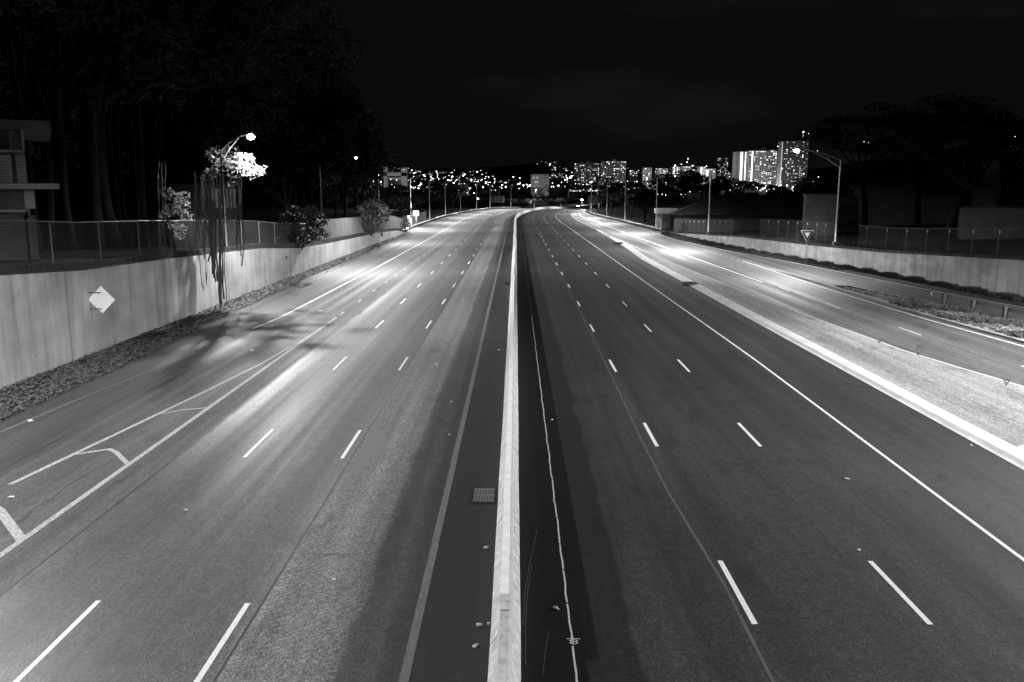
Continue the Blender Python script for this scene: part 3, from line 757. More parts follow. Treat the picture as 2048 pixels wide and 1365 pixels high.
for a in ((388, 412, 350, 500, 61.4, 8, .03), (412, 440, 340, 470, 61.4, 9, .04), (440, 475, 360, 450, 61.6, 10, .026), (418, 424, 400, 555, 61.0, 4, .06), (425, 432, 400, 575, 60.9, 6, .06), (437, 444, 390, 600, 60.9, 6, .07), (394, 400, 380, 560, 61, 3, .03), (404, 410, 380, 615, 60.9, 4, .025), (447, 449, 400, 610, 61, 1, .03), (478, 482, 340, 520, 61.3, 4, .04), (472, 478, 350, 480, 61.3, 4, .04), (300, 330, 330, 500, 66, 5, .03)):
    mb = MB(); strands(mb, *a); mb.build('aerial_roots', M['root'], ban)

def shrub(name, label, pts, yd, n, leaf, m='leaf', cat='shrub', trunk_to=None, seed=1, rad=1.0):
    r = random.Random(seed); P = [D(px, py, yd+r.uniform(-.8, .8)) for px, py in pts]; c = sum(P, Vector())/len(P)
    root = thing(name, label, cat, (c.x, c.y, trunk_to if trunk_to is not None else min(p.z for p in P)-1))
    mb = MB(); gz = root.location.z
    for p in P[::2]: mb.tube([(c.x, c.y, gz), ((c.x+p.x)/2, (c.y+p.y)/2, (gz+p.z)/2), p], [.07, .05, .02], 5)
    mb.build('stem', M['bark'], root)
    mb = MB(); leaves(mb, [(p.x, p.y, p.z, rad*r.uniform(.6, 1), rad, rad*r.uniform(.5, .8)) for p in P], n, leaf, r); mb.build('foliage', M[m], root)
    return root
shrub('shrub', 'broad-leaved bush spilling over the chain link fence on the left wall', [(560, 455), (575, 440), (590, 428), (605, 445), (620, 425), (635, 440), (630, 460), (600, 465), (580, 470), (560, 485), (615, 475), (640, 470)], 89, 1500, .26, 'leafdark', trunk_to=bank_l(89), rad=1.3)
v = shrub('shadow_foliage', 'dark foliage added for the bush shadow on the left wall', [(550, 500), (556, 512), (560, 505), (558, 525), (562, 540), (564, 555), (556, 518), (566, 515), (563, 530)], 83, 900, .16, 'leafdark', 'shadow_foliage', bank_l(83)-.1, 2, .42)  # added leaves stand in for a plant shadow on the wall
shrub('banana_plant', 'ragged banana plant lit by the lamp behind the left fence', [(722, 418), (735, 410), (748, 405), (745, 425), (760, 430), (735, 432)], 128, 420, .42, 'leafmid', 'plant', bank_l(128), 3, 1.1)
shrub('banana_plant', 'broad leaves lit beside the banana plant above the left fence', [(765, 415), (772, 425), (758, 440), (770, 437), (752, 448)], 126, 240, .4, 'leafmid', 'plant', bank_l(126), 4, .8)
shrub('shrub', 'bush behind the floodlight glare at the left fence end', [(812, 400), (826, 398), (838, 402), (820, 412), (806, 410), (800, 416)], 222, 700, .35, 'leafdark', 'shrub', 0, 5, 1.8)
shrub('shrub', 'small bush on the wall end beside the floodlight', [(808, 436), (815, 440), (806, 448), (818, 450)], 172, 300, .2, 'leafmid', 'shrub', .5, 6, .7)
# agave on the wall by the left building
ag = thing('agave_plant', 'spiky agave silhouetted before the left building', 'plant', D(52, 440, 47)); mb = MB(); c = D(52, 436, 47)
for k in range(26):
    a = r.uniform(0, 6.28); e = r.uniform(.1, 1.3); d = Vector((math.cos(a)*math.cos(e), math.sin(a)*math.cos(e), math.sin(e)))*r.uniform(.5, .9); q = Vector((-math.sin(a), math.cos(a), 0))*.04
    mb.add([c-q, c+q, c+d], [(0, 1, 2)])
mb.build('leaf_rosette', M['leafdark'], ag)
mb = MB(); mb.tube([(c.x, c.y, bank_l(47)), c], .06, 6); mb.build('stem', M['bark'], ag)

# dark trees
TL = [('dark tree in front of the pale concrete building frame', 792, 420, 12, 8), ('black tree closing the view behind the left banyan trunks', 60, 125, 24, 11), ('black tree mass behind the middle banyan trunks', 190, 130, 25, 11), ('black tree mass behind the right banyan trunk', 300, 125, 24, 10), ('low black tree behind the hanging roots', 390, 135, 20, 9), ('broad black tree filling the gap right of the banyan crown', 455, 108, 34, 11), ('tall black tree behind the two lit lamps', 590, 125, 33, 11), ('black tree right of the tall black tree at left', 690, 150, 25, 9), ('tall dark tree behind the banyan on the left', 640, 135, 26, 9), ('dark round tree behind the street lamp beyond the banyan', 575, 118, 13, 6.5), ('dark tree behind the second lit lamp on the left', 670, 150, 13, 7), ('low dark tree left of the first guard rail lamp', 720, 165, 10, 6), ('dark tree behind the banana plant', 770, 180, 9.5, 7), ('dark tree behind the left floodlight', 840, 300, 10, 8), ('round dark tree between the fourth and fifth left lamps', 905, 330, 12.5, 9)]
for i, (lb, px, y, h, rad) in enumerate(TL):
    p = D(px, 450, y); tree(lb, p.x, y, (bank_l(y) if y < 180 else -.4), h, rad, (7000 if h > 20 else 3200) if y < 200 else 2200, (.45 if h > 20 else .34) if y < 200 else .5, 20, seed=i, crown_h=h*.9 if h > 20 else None)
for i, (px, y, top, rad) in enumerate([(868, 420, 399, 7), (940, 480, 397, 9), (970, 560, 399, 8), (1000, 520, 400, 8), (1030, 600, 393, 9), (1066, 560, 374, 11), (1096, 620, 373, 11), (1116, 640, 397, 8), (1140, 660, 399, 8), (1172, 700, 384, 9), (1196, 560, 392, 6)]):
    p = D(px, top, y); z = hillh(p.x, y)-1; tree('dark tree in the far band behind the bend, %s' % (['left-hand end', 'behind the fifth left lamp', 'above the sign back', 'right of the sign back', 'below the office block', 'left of the barrier crest', 'above the barrier crest', 'behind the small lit palm', 'left of the far floodlight', 'above the direction sign', 'right of the direction sign'][i]), p.x, y, z, max(6, p.z-z), rad, 1500, .6, 14, seed=20+i, crown_h=max(5, (p.z-z)*.85), group='dark trees behind the bend')
TR = [('feathery dark tree at the inside of the bend beside the direction sign', 1222, 300, 11, 4.5), ('dark tree behind the second right lamp', 1262, 262, 10.5, 6), ('dark spreading tree right of the slim lamps', 1290, 235, 9, 5.5), ('large round dark tree above the flat roofed kiosk', 1345, 262, 15.5, 10), ('dark round tree behind the gable roof', 1400, 275, 15.2, 9), ('dark tree between the gable roof and city towers', 1462, 250, 13, 8), ('dark tree beyond the gable roof on the right', 1530, 235, 7.6, 8), ('dark tree left of the lamp with the truss arm', 1590, 190, 8.3, 7), ('round dark tree behind the bright truss-arm lamp', 1648, 165, 12.4, 6.5)]
for i, (lb, px, y, h, rad) in enumerate(TR):
    p = D(px, 450, y); tree(lb, p.x, y, -.3 if y > 200 else 1.0, h, rad, 3000, .45 if y > 200 else .36, 20, seed=50+i)
for i, (lb, px, y, h, rad) in enumerate([('spreading rain tree with forked trunk beside the truss-arm lamp', 1730, 128, 18, 10), ('wide rain tree with leaning trunk in front of the pale block', 1895, 100, 15, 8), ('tall dark rain tree at the right above the fence', 1835, 150, 22, 13), ('dark rain tree at the right edge of the picture', 2010, 135, 17, 9)]):
    p = D(px, 450, y); rr = random.Random(90+i); root = thing('rain_tree', lb, 'tree', (p.x, y, 4)); mb = MB()
    cz = 4+h*.72; cl = crown_clumps((p.x, y, cz), (rad, rad, h*.24), 26, rr, .26)
    ln = 2.2 if i == 1 else -.8
    fork = (p.x+ln, y, 4+h*.33)
    mb.tube([(p.x, y, 3), (p.x+ln*.3, y, 4+h*.15), fork], [.55, .45, .38], 8)
    for q in cl[:12]: mb.tube([fork, ((fork[0]+q[0])/2, (fork[1]+q[1])/2, (fork[2]+q[2])/2+rr.uniform(-.4, .8)), q[:3]], [.24, .15, .06], 5)
    mb.build('trunk', M['bark'], root, smooth=True); mb = MB(); leaves(mb, cl, 5200, .3, rr); mb.build('crown', M['leafdark'], root)
# palm lit by the road at the barrier crest
p = D(1122, 412, 470); pm = thing('palm_tree', 'small lit palm just beyond the barrier crest', 'tree', (p.x, 470, -1.5)); mb = MB(); mb.tube([(p.x, 470, -1.5), (p.x, 470, 4)], .2, 6); mb.build('trunk', M['root'], pm)
mb = MB()
for k in range(16):
    a = r.uniform(0, 6.28); c = Vector((p.x, 470, 4)); d = Vector((math.cos(a), math.sin(a), 0)); pr = c
    for j in range(4):
        nx_ = c+d*(j+1)*.8+Vector((0, 0, .8*(j+1)-.28*(j+1)**2)); q = Vector((-d.y, d.x, -.4))*.22*(4.3-j)/4; mb.add([pr-q, pr+q, nx_+q*.7, nx_-q*.7], [(0, 1, 2, 3)]); pr = nx_
mb.build('fronds', M['leaf'], pm)

# ------------------------------------------------------------------ ground cover
mb = MB(); r = random.Random(11)
st = stations(6, 172, 1.5)
def litw(s): return interp([(0, 2.4), (45, 2.1), (60, 1.5), (85, 1.0), (172, .5)], s)
for s in st:
    w_ = litw(s)*(1+.12*math.sin(s*1.3)+.06*math.sin(s*3.1)); mb.v += [(-22.55, s, .32), (-22.55+w_*.5, s, .17+.04*math.sin(s*2)), (-22.55+w_, s, .002)]
for i in range(len(st)-1):
    for j in range(2): mb.f.append((3*i+j, 3*i+j+1, 3*i+j+4, 3*i+j+3)); mb.mi.append(0)
base = mb; nb = len(mb.f)
for _ in range(24000):
    s = 20+(r.random()**1.3)*135; t = r.random(); w_ = litw(s)*1.12
    x = -22.5+w_*t; z = .30*(1-t)+.03+r.uniform(0, .05)
    if r.random() < .02: x += r.uniform(0, 1.5); z = .02
    a = r.uniform(0, 6.28); u = Vector((math.cos(a), math.sin(a), r.uniform(-.5, .5))); v = Vector((-math.sin(a), math.cos(a), r.uniform(-.5, .5))); l = r.uniform(.035, .085)*(1+s/110)
    p = Vector((x, s, max(z, .015)+l*.3)); mb.add([p-u*l, p-v*l*.45, p+u*l, p+v*l*.45], [(0, 1, 2, 3)], 1)
tag(mb.build('leaf_litter', [M['soil'], M['litter']]), 'drift of fallen leaves along the foot of the left wall', 'leaves', kind='stuff')
def tufts(name, label, pts_fn, n, h, m, seed, wd=.012):
    r = random.Random(seed); mb = MB()
    for _ in range(n):
        x, y, z, k = pts_fn(r); hh = h*k*r.uniform(.5, 1.2)
        for _b in range(5):
            a = r.uniform(0, 6.28); d = Vector((math.cos(a), math.sin(a), 0)); q = Vector((-d.y, d.x, 0))*wd*(1+y/70); p = Vector((x, y, z))+d*r.uniform(0, .08)
            mb.add([p-q, p+q, p+d*hh*.25+q*.6+Vector((0, 0, hh*.7)), p+d*hh*r.uniform(.3, .8)+Vector((0, 0, hh))], [(0, 1, 2, 3)])
    return tag(mb.build(name, m), label, 'grass', kind='stuff')
# island between ramps
isl = MB(); st = stations(20, 97, 3)
IL = [(20, 30.9), (46, 30.1), (60, 29.2), (78, 29.0), (90, 29.0), (98, 29.15)]
IR = [(20, 37.3), (50, 35.1), (65, 33.3), (80, 30.8), (90, 29.75), (98, 29.25)]
for s in st:
    a, b = interp(IL, s), interp(IR, s); k = min(1, (98-s)/15); mb_z = .12
    isl.v += [(a, s, .004), (a+.05, s, .12*k+.01), ((a+b)/2, s, .13*k+.05*k), (b-.05, s, .12*k+.01), (b, s, .004)]
for i in range(len(st)-1):
    for j in range(4): isl.f.append((5*i+j, 5*i+j+1, 5*i+j+6, 5*i+j+5)); isl.mi.append(0)
tag(isl.build('traffic_island', M['gore'], uv=[(v[0], v[1]) for v in isl.v]), kind='structure')
def isl_pt(r):
    s = 40+r.random()*38; a, b = interp(IL, s)+.35, interp(IR, s)-.25
    t = r.random(); t = t if s < 66 else t*.8+.1
    return (a+(b-a)*t, s, .12, .5+.9*max(0, math.sin(s*.9+t*3)) if s < 68 else .35)
tufts('grass', 'scrubby grass on the island between the two ramps', isl_pt, 5200, .26, M['grass'], 5)
tufts('grass', 'dark weeds along the foot of the right wall', lambda r: (lambda s: (interp(RWALL, s)-.08-abs(r.gauss(0, .45)), s, .02, .5+.8*abs(math.sin(s*.7))))(50+r.random()*124), 5200, .38, M['gdark'], 6, .016)
sheet('verge', M['soil'], [(a, b+.3) for a, b in RE2[:6]], [(a, b+.05) for a, b in RWALL], 42, 174, z=.008, kind='structure')
tufts('grass', 'pale dry grass on the verge below the right wall', lambda r: (lambda s: (interp(RE2, s)+.35+r.random()*1.4, s, .01, .6))(95+r.random()*75), 2600, .2, M['grass'], 7, .014)
tufts('grass', 'rough grass on the bank behind the right wall', lambda r: (lambda s: (interp(RWALL, s)+1.5+r.random()*9, s, bank_r(s)+.15, 1))(50+r.random()*110), 4500, .4, M['grass'], 8, .016)
tufts('grass', 'ferns and weeds along the top of the left wall', lambda r: (lambda s: (-22.95-r.random()*1.0, s, bank_l(s)+.3, .8))(40+r.random()*125), 2400, .35, M['gdark'], 9, .014)
for i, (px, py) in enumerate([(1831, 703), (1836, 712), (1758, 688), (2012, 772)]):
    x, y, z = G(px, py, .13); rr = random.Random(i); root = thing('weed', ['tall wispy weed on the gore kerb', 'low weed beside the tall wispy one on the gore kerb', 'small weed farther along the gore kerb', 'weed at the right end of the gore kerb'][i], 'weed', (x, y, .13)); mb = MB()
    for _ in range(26):
        a = rr.uniform(0, 6.28); hh = rr.uniform(.1, .42); p = Vector((x, y, .12)); q = Vector((.0035, 0, 0)); e = p+Vector((math.cos(a)*hh*.5, math.sin(a)*hh*.5, hh)); mb.add([p-q, p+q, e+q*2, e-q*2], [(0, 1, 2, 3)])
    mb.build('stalks', M['litter'], root)

# ------------------------------------------------------------------ drains and litter
def grate(label, x, y, w_, d_, z=.012, tilt=0, parts=True):
    root = thing('drain_grate', label, 'drain grate', (x, y, 0)); mb = MB()
    mb.box((x-.02, y, z-.004), (w_+.2, d_+.35, .006)); mb.build('pit', M['black'], root)
    mb = MB(); n = 13
    for row in (-1, 1):
        for k in range(n):
            xx = x-w_/2+.03+(w_-.06)*k/(n-1); mb.box((xx, y+row*d_*.25, z+.016), (.014, d_*.43, .022))
    for yy in (-d_/2, 0, d_/2): mb.box((x, y+yy, z+.012), (w_, .022, .02))
    mb.build('bars', M['pole'], root); return root
a = G(968, 992); grate('cast iron storm drain grate with two rows of bars beside the barrier', a[0], a[1], .62, 1.0)
def debris(label, px, py, w_, l_, h, z=0):
    x, y, _ = G(px, py, z); rr = random.Random(px); root = thing('broken_grate', label, 'drain inlet', (x, y, z)); mb = MB()
    mb.box((x, y, z+.02), (w_, l_, .03)); mb.build('opening', M['black'], root); mb = MB()
    for k in range(7): mb.box((x-w_/2+w_*k/6, y+rr.uniform(-.2, .2), z+.05+rr.random()*h), (.05, l_*rr.uniform(.5, 1), .05), rr.uniform(-.3, .3))
    mb.box((x, y+l_/2, z+.07), (w_, .08, .08), .1); mb.build('bars', M['black'], root)
debris('black drain inlet on the gutter of the gore paving', 1380, 568, 1.3, 1.6, .1, .1)
debris('small black drain inlet farther along the gutter', 1238, 487, 1.2, 2.0, .15, .1)
debris('black drain inlet at the foot of the barrier on the left', 1017, 568, .6, 1.5, .08)
def scrap(label, px, py, sz, shape=0, rot=0, z=.02, thin=.5):
    x, y, _ = G(px, py, 0); rr = random.Random(px*3+py); mb = MB(); n = 9; pts = []
    for k in range(n):
        a = 2*math.pi*k/n; rad = sz*rr.uniform(.6, 1.1); u = rad*math.cos(a); v = rad*thin*math.sin(a)
        pts.append((x+u*math.cos(rot)-v*math.sin(rot), y+u*math.sin(rot)+v*math.cos(rot), .012+rr.uniform(0, .05)))
    mb.add(pts+[(x, y, .06)]+[(a, b, .009) for a, b, c in pts], [(k, (k+1) % n, n) for k in range(n)]+[(k, n+1+k, n+1+(k+1) % n, (k+1) % n) for k in range(n)])
    return tag(mb.build('litter_scrap', M['paper']), label, 'litter')
SC = [('pale rectangular litter by the left face of the barrier, nearest the camera', 951, 1293, .10, .9, .45), ('crumpled white litter just beyond the rectangular piece', 958, 1252, .08, .2, .5), ('small torn scrap below the drain grate', 972, 1097, .07, .5, .8), ('tiny scrap between barrier and small torn scrap', 977, 1250, .03, 0, .6), ('curved white scrap in the middle right lane', 1694, 959, .09, -.5, .35), ('thin scrap near the right-hand lane dash', 1718, 1102, .06, -.9, .4), ('pale scrap on the milled strip', 668, 1161, .055, .3, .7), ('leaf scrap in the centre of the left lane', 372, 1022, .07, .1, .5), ('white scrap on the left edge line of the shoulder', 899, 871, .05, 0, .5), ('pale scrap left of the faded shoulder line', 873, 730, .05, 0, .6), ('white scrap right of the faded shoulder line', 997, 701, .11, -.5, .25), ('speck of litter in the milled lane', 903, 805, .06, .2, .6), ('curled leaf on the dark asphalt right of the barrier', 1104, 841, .06, .4, .5), ('dark twig beside the joint line', 1112, 1218, .09, -.7, .25), ('pale leaf by the left outer edge line', 60, 843, .14, 0, .5), ('pale leaf on the left outer lane', 505, 702, .15, 0, .4), ('small scrap on the solid line of the right carriageway', 1720, 878, .10, .4, .5), ('scrap in the gutter of the gore paving', 1942, 892, .07, .3, .5), ('scrap in the far left lane near the gore tip', 640, 623, .35, 0, .25), ('pale leaf between the gore lines', 22, 996, .12, .2, .4), ('dark speck in the bright lane', 597, 747, .10, .1, .5)]
for lb, px, py, sz, ro, th in SC: scrap(lb, px, py, sz, 0, ro, thin=th)

# ------------------------------------------------------------------ signs
c = D(203, 600, 44.2); root = thing('diamond_sign', 'back of a diamond road sign bracketed off the left wall', 'sign', c); mb = MB(); h = .72
mb.prism([(0, h), (h, 0), (0, -h), (-h, 0)], .03, lambda v: c+Vector((v.x+.0, v.y, v.z))); mb.build('panel', M['alu'], root)
mb = MB()
for z in (.38, -.48): mb.box((c.x-.33, c.y-.03, c.z+z), (.66, .03, .045)); mb.box((c.x-.68, c.y+.02, c.z+z), (.05, .16, .16))
mb.build('bracket', M['dsteel'], root)
y = 104.0; c = D(1614.5, 470, y); root = thing('yield_sign', 'triangular yield sign on a post before the right wall', 'sign', (c.x, y, 0))
def tri(mb, s, yo, m): mb.prism([(-s, s*.58), (0, -s*1.15), (s, s*.58)][::-1], .02, lambda v: Vector((c.x+v.x, y+yo+v.y, c.z+.05+v.z)))
mb = MB(); tri(mb, .82, 0, 0); mb.build('panel', M['signwhite'], root)
mb = MB(); tri(mb, .72, -.022, 0); mb.build('border', M['signdark'], root)
mb = MB(); tri(mb, .36, -.044, 0); mb.build('centre', M['signwhite'], root)
mb = MB(); mb.tube([(c.x+.12, y+.08, 0), (c.x, y+.08, c.z)], .04, 6); mb.build('post', M['steel'], root)
# direction sign past the bend
y = 380; a = D(1177, 392, y); b = D(1203, 407.5, y); root = thing('direction_sign', 'wide direction sign with three lines of text beside the bend', 'sign', (a.x, y, 0)); mb = MB()
cx, cz, hw, hh = (a.x+b.x)/2, (a.z+b.z)/2, (b.x-a.x)/2, (a.z-b.z)/2
mb.box((cx, y, cz), (2*hw, .1, 2*hh)); mb.build('panel', M['signpanel'], root); mb = MB()
for dx, dz, sx, sz in ((0, hh, 2*hw, .12), (0, -hh, 2*hw, .12), (-hw, 0, .12, 2*hh), (hw, 0, .12, 2*hh)): mb.box((cx+dx, y-.08, cz+dz), (sx, .05, sz))
mb.build('border', M['signwhite'], root)
for sx in (-.7, .7):
    mb = MB(); mb.tube([(cx+sx*hw, y+.15, -1), (cx+sx*hw, y+.15, cz+hh)], .12, 6); mb.build('post', M['steel'], root)
tc_ = bpy.data.curves.new('t', 'FONT'); tc_.body = 'Vineyard\nFreeway\nDowntown 1'; tc_.size = 1.25; tc_.space_line = .82; tc_.extrude = .01
to = bpy.data.objects.new('t', tc_); COL.objects.link(to); bpy.context.view_layer.update()
me = bpy.data.meshes.new_from_object(to.evaluated_get(bpy.context.evaluated_depsgraph_get())); bpy.data.objects.remove(to)
tx = bpy.data.objects.new('lettering', me); COL.objects.link(tx); me.materials.append(M['signwhite']); tx.parent = root
tx.rotation_euler = (math.pi/2, 0, 0); tx.location = (cx-hw+.35-a.x, -.09, cz+hh-1.15)
# back of an overhead sign on the left of the bend
y = 470; a = D(982, 392, y); b = D(1009, 405.5, y); root = thing('sign_board', 'unlit back of a large sign board left of the barrier crest', 'sign', (a.x, y, 0)); mb = MB()
mb.box(((a.x+b.x)/2, y, (a.z+b.z)/2), (b.x-a.x, .1, a.z-b.z)); mb.build('panel', M['plaster'], root); mb = MB()
for t in (.2, .8): mb.tube([(a.x+(b.x-a.x)*t, y-.15, -3), (a.x+(b.x-a.x)*t, y-.15, a.z)], .15, 6)
for t in (.25, .75): mb.box(((a.x+b.x)/2, y-.1, b.z+(a.z-b.z)*t), (b.x-a.x, .08, .15))
mb.build('frame', M['dsteel'], root)
p = D(1056, 404, 455); root = thing('small_sign', 'little square sign on the post of the ninth left lamp row', 'sign', (p.x+1.3, 455, -1)); root['label'] = 'little pale square sign beside a lamp pole near the barrier crest'
mb = MB(); mb.box((p.x+1.4, 455, p.z), (1.6, .05, 1.5)); mb.build('panel', M['alu'], root); mb = MB(); mb.tube([(p.x+1.4, 455.1, -1.3), (p.x+1.4, 455.1, p.z+.7)], .05, 5); mb.build('post', M['steel'], root)

# ------------------------------------------------------------------ floodlights
def floodlight(label, px, py, y, ground, watt, size=.28, aim=None):
    c = D(px, py, y); root = thing('floodlight', label, 'floodlight', (c.x, y, ground)); mb = MB(); mb.tube([(c.x, y+.25, ground), (c.x, y+.25, c.z+.3)], .07, 6); mb.build('post', M['steel'], root)
    mb = MB(); mb.box((c.x, y+.1, c.z), (size*2.6, .25, size*2.2)); mb.build('housing', M['dsteel'], root)
    mb = MB(); mb.sphere((c.x, y-.06, c.z), size, 12, 8, sq=(1, .3, .85)); mb.build('lamp_glass', M['flood'], root, smooth=True)
    ld = bpy.data.lights.new('flood_light', 'POINT'); ld.energy = watt; ld.shadow_soft_size = .3; lo = bpy.data.objects.new('flood_light', ld); COL.objects.link(lo); lo.parent = root; lo.location = (0, -.7, c.z-ground)
    return root
floodlight('dazzling floodlight low by the start of the left guard rail', 832, 427, 205, 0, 3000, .55)
floodlight('dazzling floodlight beyond the bend above the oncoming car', 1164, 400, 630, -2, 9000, .5)

# ------------------------------------------------------------------ oncoming car beyond the barrier
p = W(-6.5, 548); car = thing('car', 'oncoming car with headlights on beyond the barrier crest', 'car', p); ang = -(548-S0)/RC
car.rotation_euler = (0, 0, ang)
def CP(x, y, z): return (p[0]+x*math.cos(ang)-y*math.sin(ang), p[1]+x*math.sin(ang)+y*math.cos(ang), p[2]+z)
mb = MB(); pr = [(-2.2, .35), (-2.25, .7), (-1.3, .95), (-.6, 1.4), (1.0, 1.45), (1.9, 1.0), (2.2, .9), (2.2, .35)]
n = len(pr); mb.add([CP(-.88*(1 if z < 1.1 else .8), y, z) for y, z in pr]+[CP(.88*(1 if z < 1.1 else .8), y, z) for y, z in pr], [tuple(range(n)), tuple(2*n-1-i for i in range(n))]+[(i, n+i, n+(i+1) % n, (i+1) % n) for i in range(n)])
mb.build('body', M['carpaint'], car)
mb = MB(); mb.add([CP(-.72, -1.3, .98), CP(.72, -1.3, .98), CP(.62, -.68, 1.38), CP(-.62, -.68, 1.38)], [(0, 1, 2, 3)]); mb.build('windscreen', M['glass'], car)
for sx in (-1, 1):
    mb = MB(); mb.sphere(CP(sx*.66, -2.24, .68), .16, 10, 6); mb.build('headlight', M['flood'], car)
    for sy in (-1.4, 1.4):
        mb = MB(); mb.tube([CP(sx*.78, sy, .33), CP(sx*.95, sy, .33)], .33, 12); mb.build('wheel', M['rubber'], car)
ld = bpy.data.lights.new('beam', 'SPOT'); ld.energy = 6000; ld.spot_size = R(50); lo = bpy.data.objects.new('beam', ld); COL.objects.link(lo); lo.parent = car; lo.location = (0, -2.6, .7); lo.rotation_euler = (R(86), 0, R(180))

# ------------------------------------------------------------------ near buildings
# louvred apartment block at the left edge
y0 = 51.5; bl = thing('apartment_block', 'louvred white apartment block with slab ledges at the left edge', 'building', (D(53, 300, y0).x, y0, bank_l(50)))
def Z(py): return D(40, py, y0).z
xr = D(53, 300, y0).x; x0 = xr-16
mb = MB(); mb.box(((x0+xr)/2, y0+7.2, (Z(250)+4)/2), (xr-x0-.6, 13, Z(250)-4)); mb.build('wall', M['plaster'], bl)
mb = MB(); mb.box(((x0+xr)/2+.4, y0+6, Z(252)), (xr-x0+2.0, 14.4, .5)); mb.build('roof', M['plaster'], bl)
mb = MB(); mb.box(((x0+xr)/2+.5, y0+6, Z(373)), (xr-x0+2.1, 14.2, .32)); mb.build('floor_slab', M['white'], bl)
mb = MB(); mb.box(((x0+xr)/2-.1, y0+.1, Z(303)), (xr-x0, .9, .1)); mb.box((xr-.15, y0+.1, (Z(262)+Z(303))/2), (.1, .9, Z(262)-Z(303))); mb.build('balcony_frame', M['white'], bl)
mb = MB(); mb.box(((x0+xr)/2-.3, y0+.1, Z(422)), (xr-x0, .9, .12)); mb.build('window_ledge', M['white'], bl)
for (pa, pb, ya, yb, mm) in ((-340, 24, 308, 366, 'louvre'), (32, 49, 308, 366, 'louvre'), (-340, 36, 427, 520, 'plaster'), (42, 57, 427, 520, 'plaster')):
    mb = MB(); xa, xb = D(pa, 300, y0).x, D(pb, 300, y0).x; k = int((Z(ya)-Z(yb))/.18)
    for i in range(k): mb.box(((xa+xb)/2, y0+.45, Z(yb)+.09+i*.18), (xb-xa, .06, .15), rx=R(-16))
    mb.build('louvres', M[mm], bl)
mb = MB(); mb.box((xr-.5, y0+.55, (Z(262)+Z(302))/2), (.75, .1, Z(262)-Z(302))); mb.build('side_panel', M['white'], bl)
mb = MB(); mb.box((xr-.1, y0+.55, (Z(380)+Z(418))/2), (.55, .1, Z(380)-Z(418))); mb.build('side_panel', M['white'], bl)
bl.rotation_euler = (0, 0, R(29))
# white-finned building behind the roots
y0 = 92; fb = thing('finned_building', 'building with white vertical fins glimpsed behind the hanging roots', 'building', (D(474, 378, y0).x, y0, 3.5))
a, b = D(424, 378, y0), D(474, 416, y0); fb.rotation_euler = (0, 0, 0)
mb = MB(); mb.box(((a.x+b.x)/2-2, y0+4, (a.z+3)/2), (b.x-a.x+4, 7, a.z-3+1)); mb.build('wall', M['signdark'], fb)
for i in range(7):
    x = a.x+(b.x-a.x)*(i+.5)/7; mb = MB(); mb.box((x, y0+.35, (a.z+b.z)/2), (.27, .3, a.z-b.z)); mb.build('fin', M['white'], fb)
fb.rotation_euler = (0, 0, R(19))
# pale concrete block frame on the far left (beyond first lamp)
y0 = 620; a, b = D(768, 346, y0), D(815, 372, y0); pb = thing('parking_structure', 'pale concrete building frame behind the first left guard rail lamp', 'building', ((a.x+b.x)/2, y0, 0))
wx = b.x-a.x; mb = MB(); mb.box(((a.x+b.x)/2, y0+1, a.z-1.1), (wx, 6, 2.6)); mb.box((a.x+1.2, y0+1, (a.z+b.z)/2), (2.6, 6, a.z-b.z+8)); mb.box((b.x-2, y0+1, (a.z+b.z)/2-1), (4.4, 6, a.z-b.z+9)); mb.box(((a.x+b.x)/2, y0+1.5, a.z-3.9), (wx*.9, 5, 1.0)); mb.build('frame', M['pale'], pb)
mb = MB(); mb.box(((a.x+b.x)/2, y0+6, (a.z+b.z)/2-2), (wx*.96, 4, a.z-b.z+4)); mb.build('wall', M['glass'], pb)
for k, (t, z) in enumerate(((.25, .5), (.35, .55), (.5, .45), (.62, .55), (.3, .1))):
    mb = MB(); mb.box((a.x+wx*t, y0+3.9, b.z+(a.z-b.z)*z), (.8, .1, .6)); mb.build('window', M['win2'], pb)
# flat-roofed kiosk on the right
y0 = 196; k0 = D(1316, 417, y0); k1 = D(1352, 463, y0); ks = thing('kiosk', 'small flat-roofed hut lit at the end of the right guard rail', 'building', ((k0.x+k1.x)/2, y0, 0))
cxk = (k0.x+k1.x)/2; mb = MB(); mb.box((cxk, y0+2, k0.z-.62), (k1.x-k0.x+.3, 4.4, 1.15)); mb.build('roof', M['white'], ks)
mb = MB(); mb.box((cxk-.5, y0+2.2, (k0.z-1.2)/2), ((k1.x-k0.x)*.6, 3.2, k0.z-1.2)); mb.build('wall', M['plaster'], ks)
mb = MB(); mb.box((cxk-1.3, y0+.55, 2.7), (.7, .3, 1.4)); mb.box((cxk-1.3, y0+.55, 1), (.4, .3, 2)); mb.build('pillar', M['white'], ks)
# wide building with dark hipped roof
y0 = 165; hr = thing('hipped_roof_building', 'long low building under a big dark hipped roof behind the right fence', 'building', (D(1332, 430, y0).x, y0, .5))
e0 = D(1332, 430, y0); e1 = D(1625, 438, y0); a0 = D(1405, 389, y0+14); a1 = D(1560, 392, y0+14)
zc_ = e0.z; mb = MB(); ex0, ex1 = e0.x, e1.x
mb.add([(ex0, y0, zc_), (ex1, y0, zc_), (ex1, y0+28, zc_), (ex0, y0+28, zc_), (a0.x, y0+14, a0.z), (a1.x, y0+14, a0.z)], [(0, 1, 5, 4), (1, 2, 5), (2, 3, 4, 5), (3, 0, 4), (0, 3, 2, 1)]); ro = mb.build('roof', M['shingle'], hr)
mb = MB()
for i in range(4):
    t = i/5; p0 = Vector((ex0+1.2+i*1.3, y0, zc_+.05)); p1 = p0+Vector((3.2, 5.6, (a0.z-zc_)*.4)); mb.tube([p0, p1], .05, 4)
mb.build('roof_ribs', M['plaster'], ro)
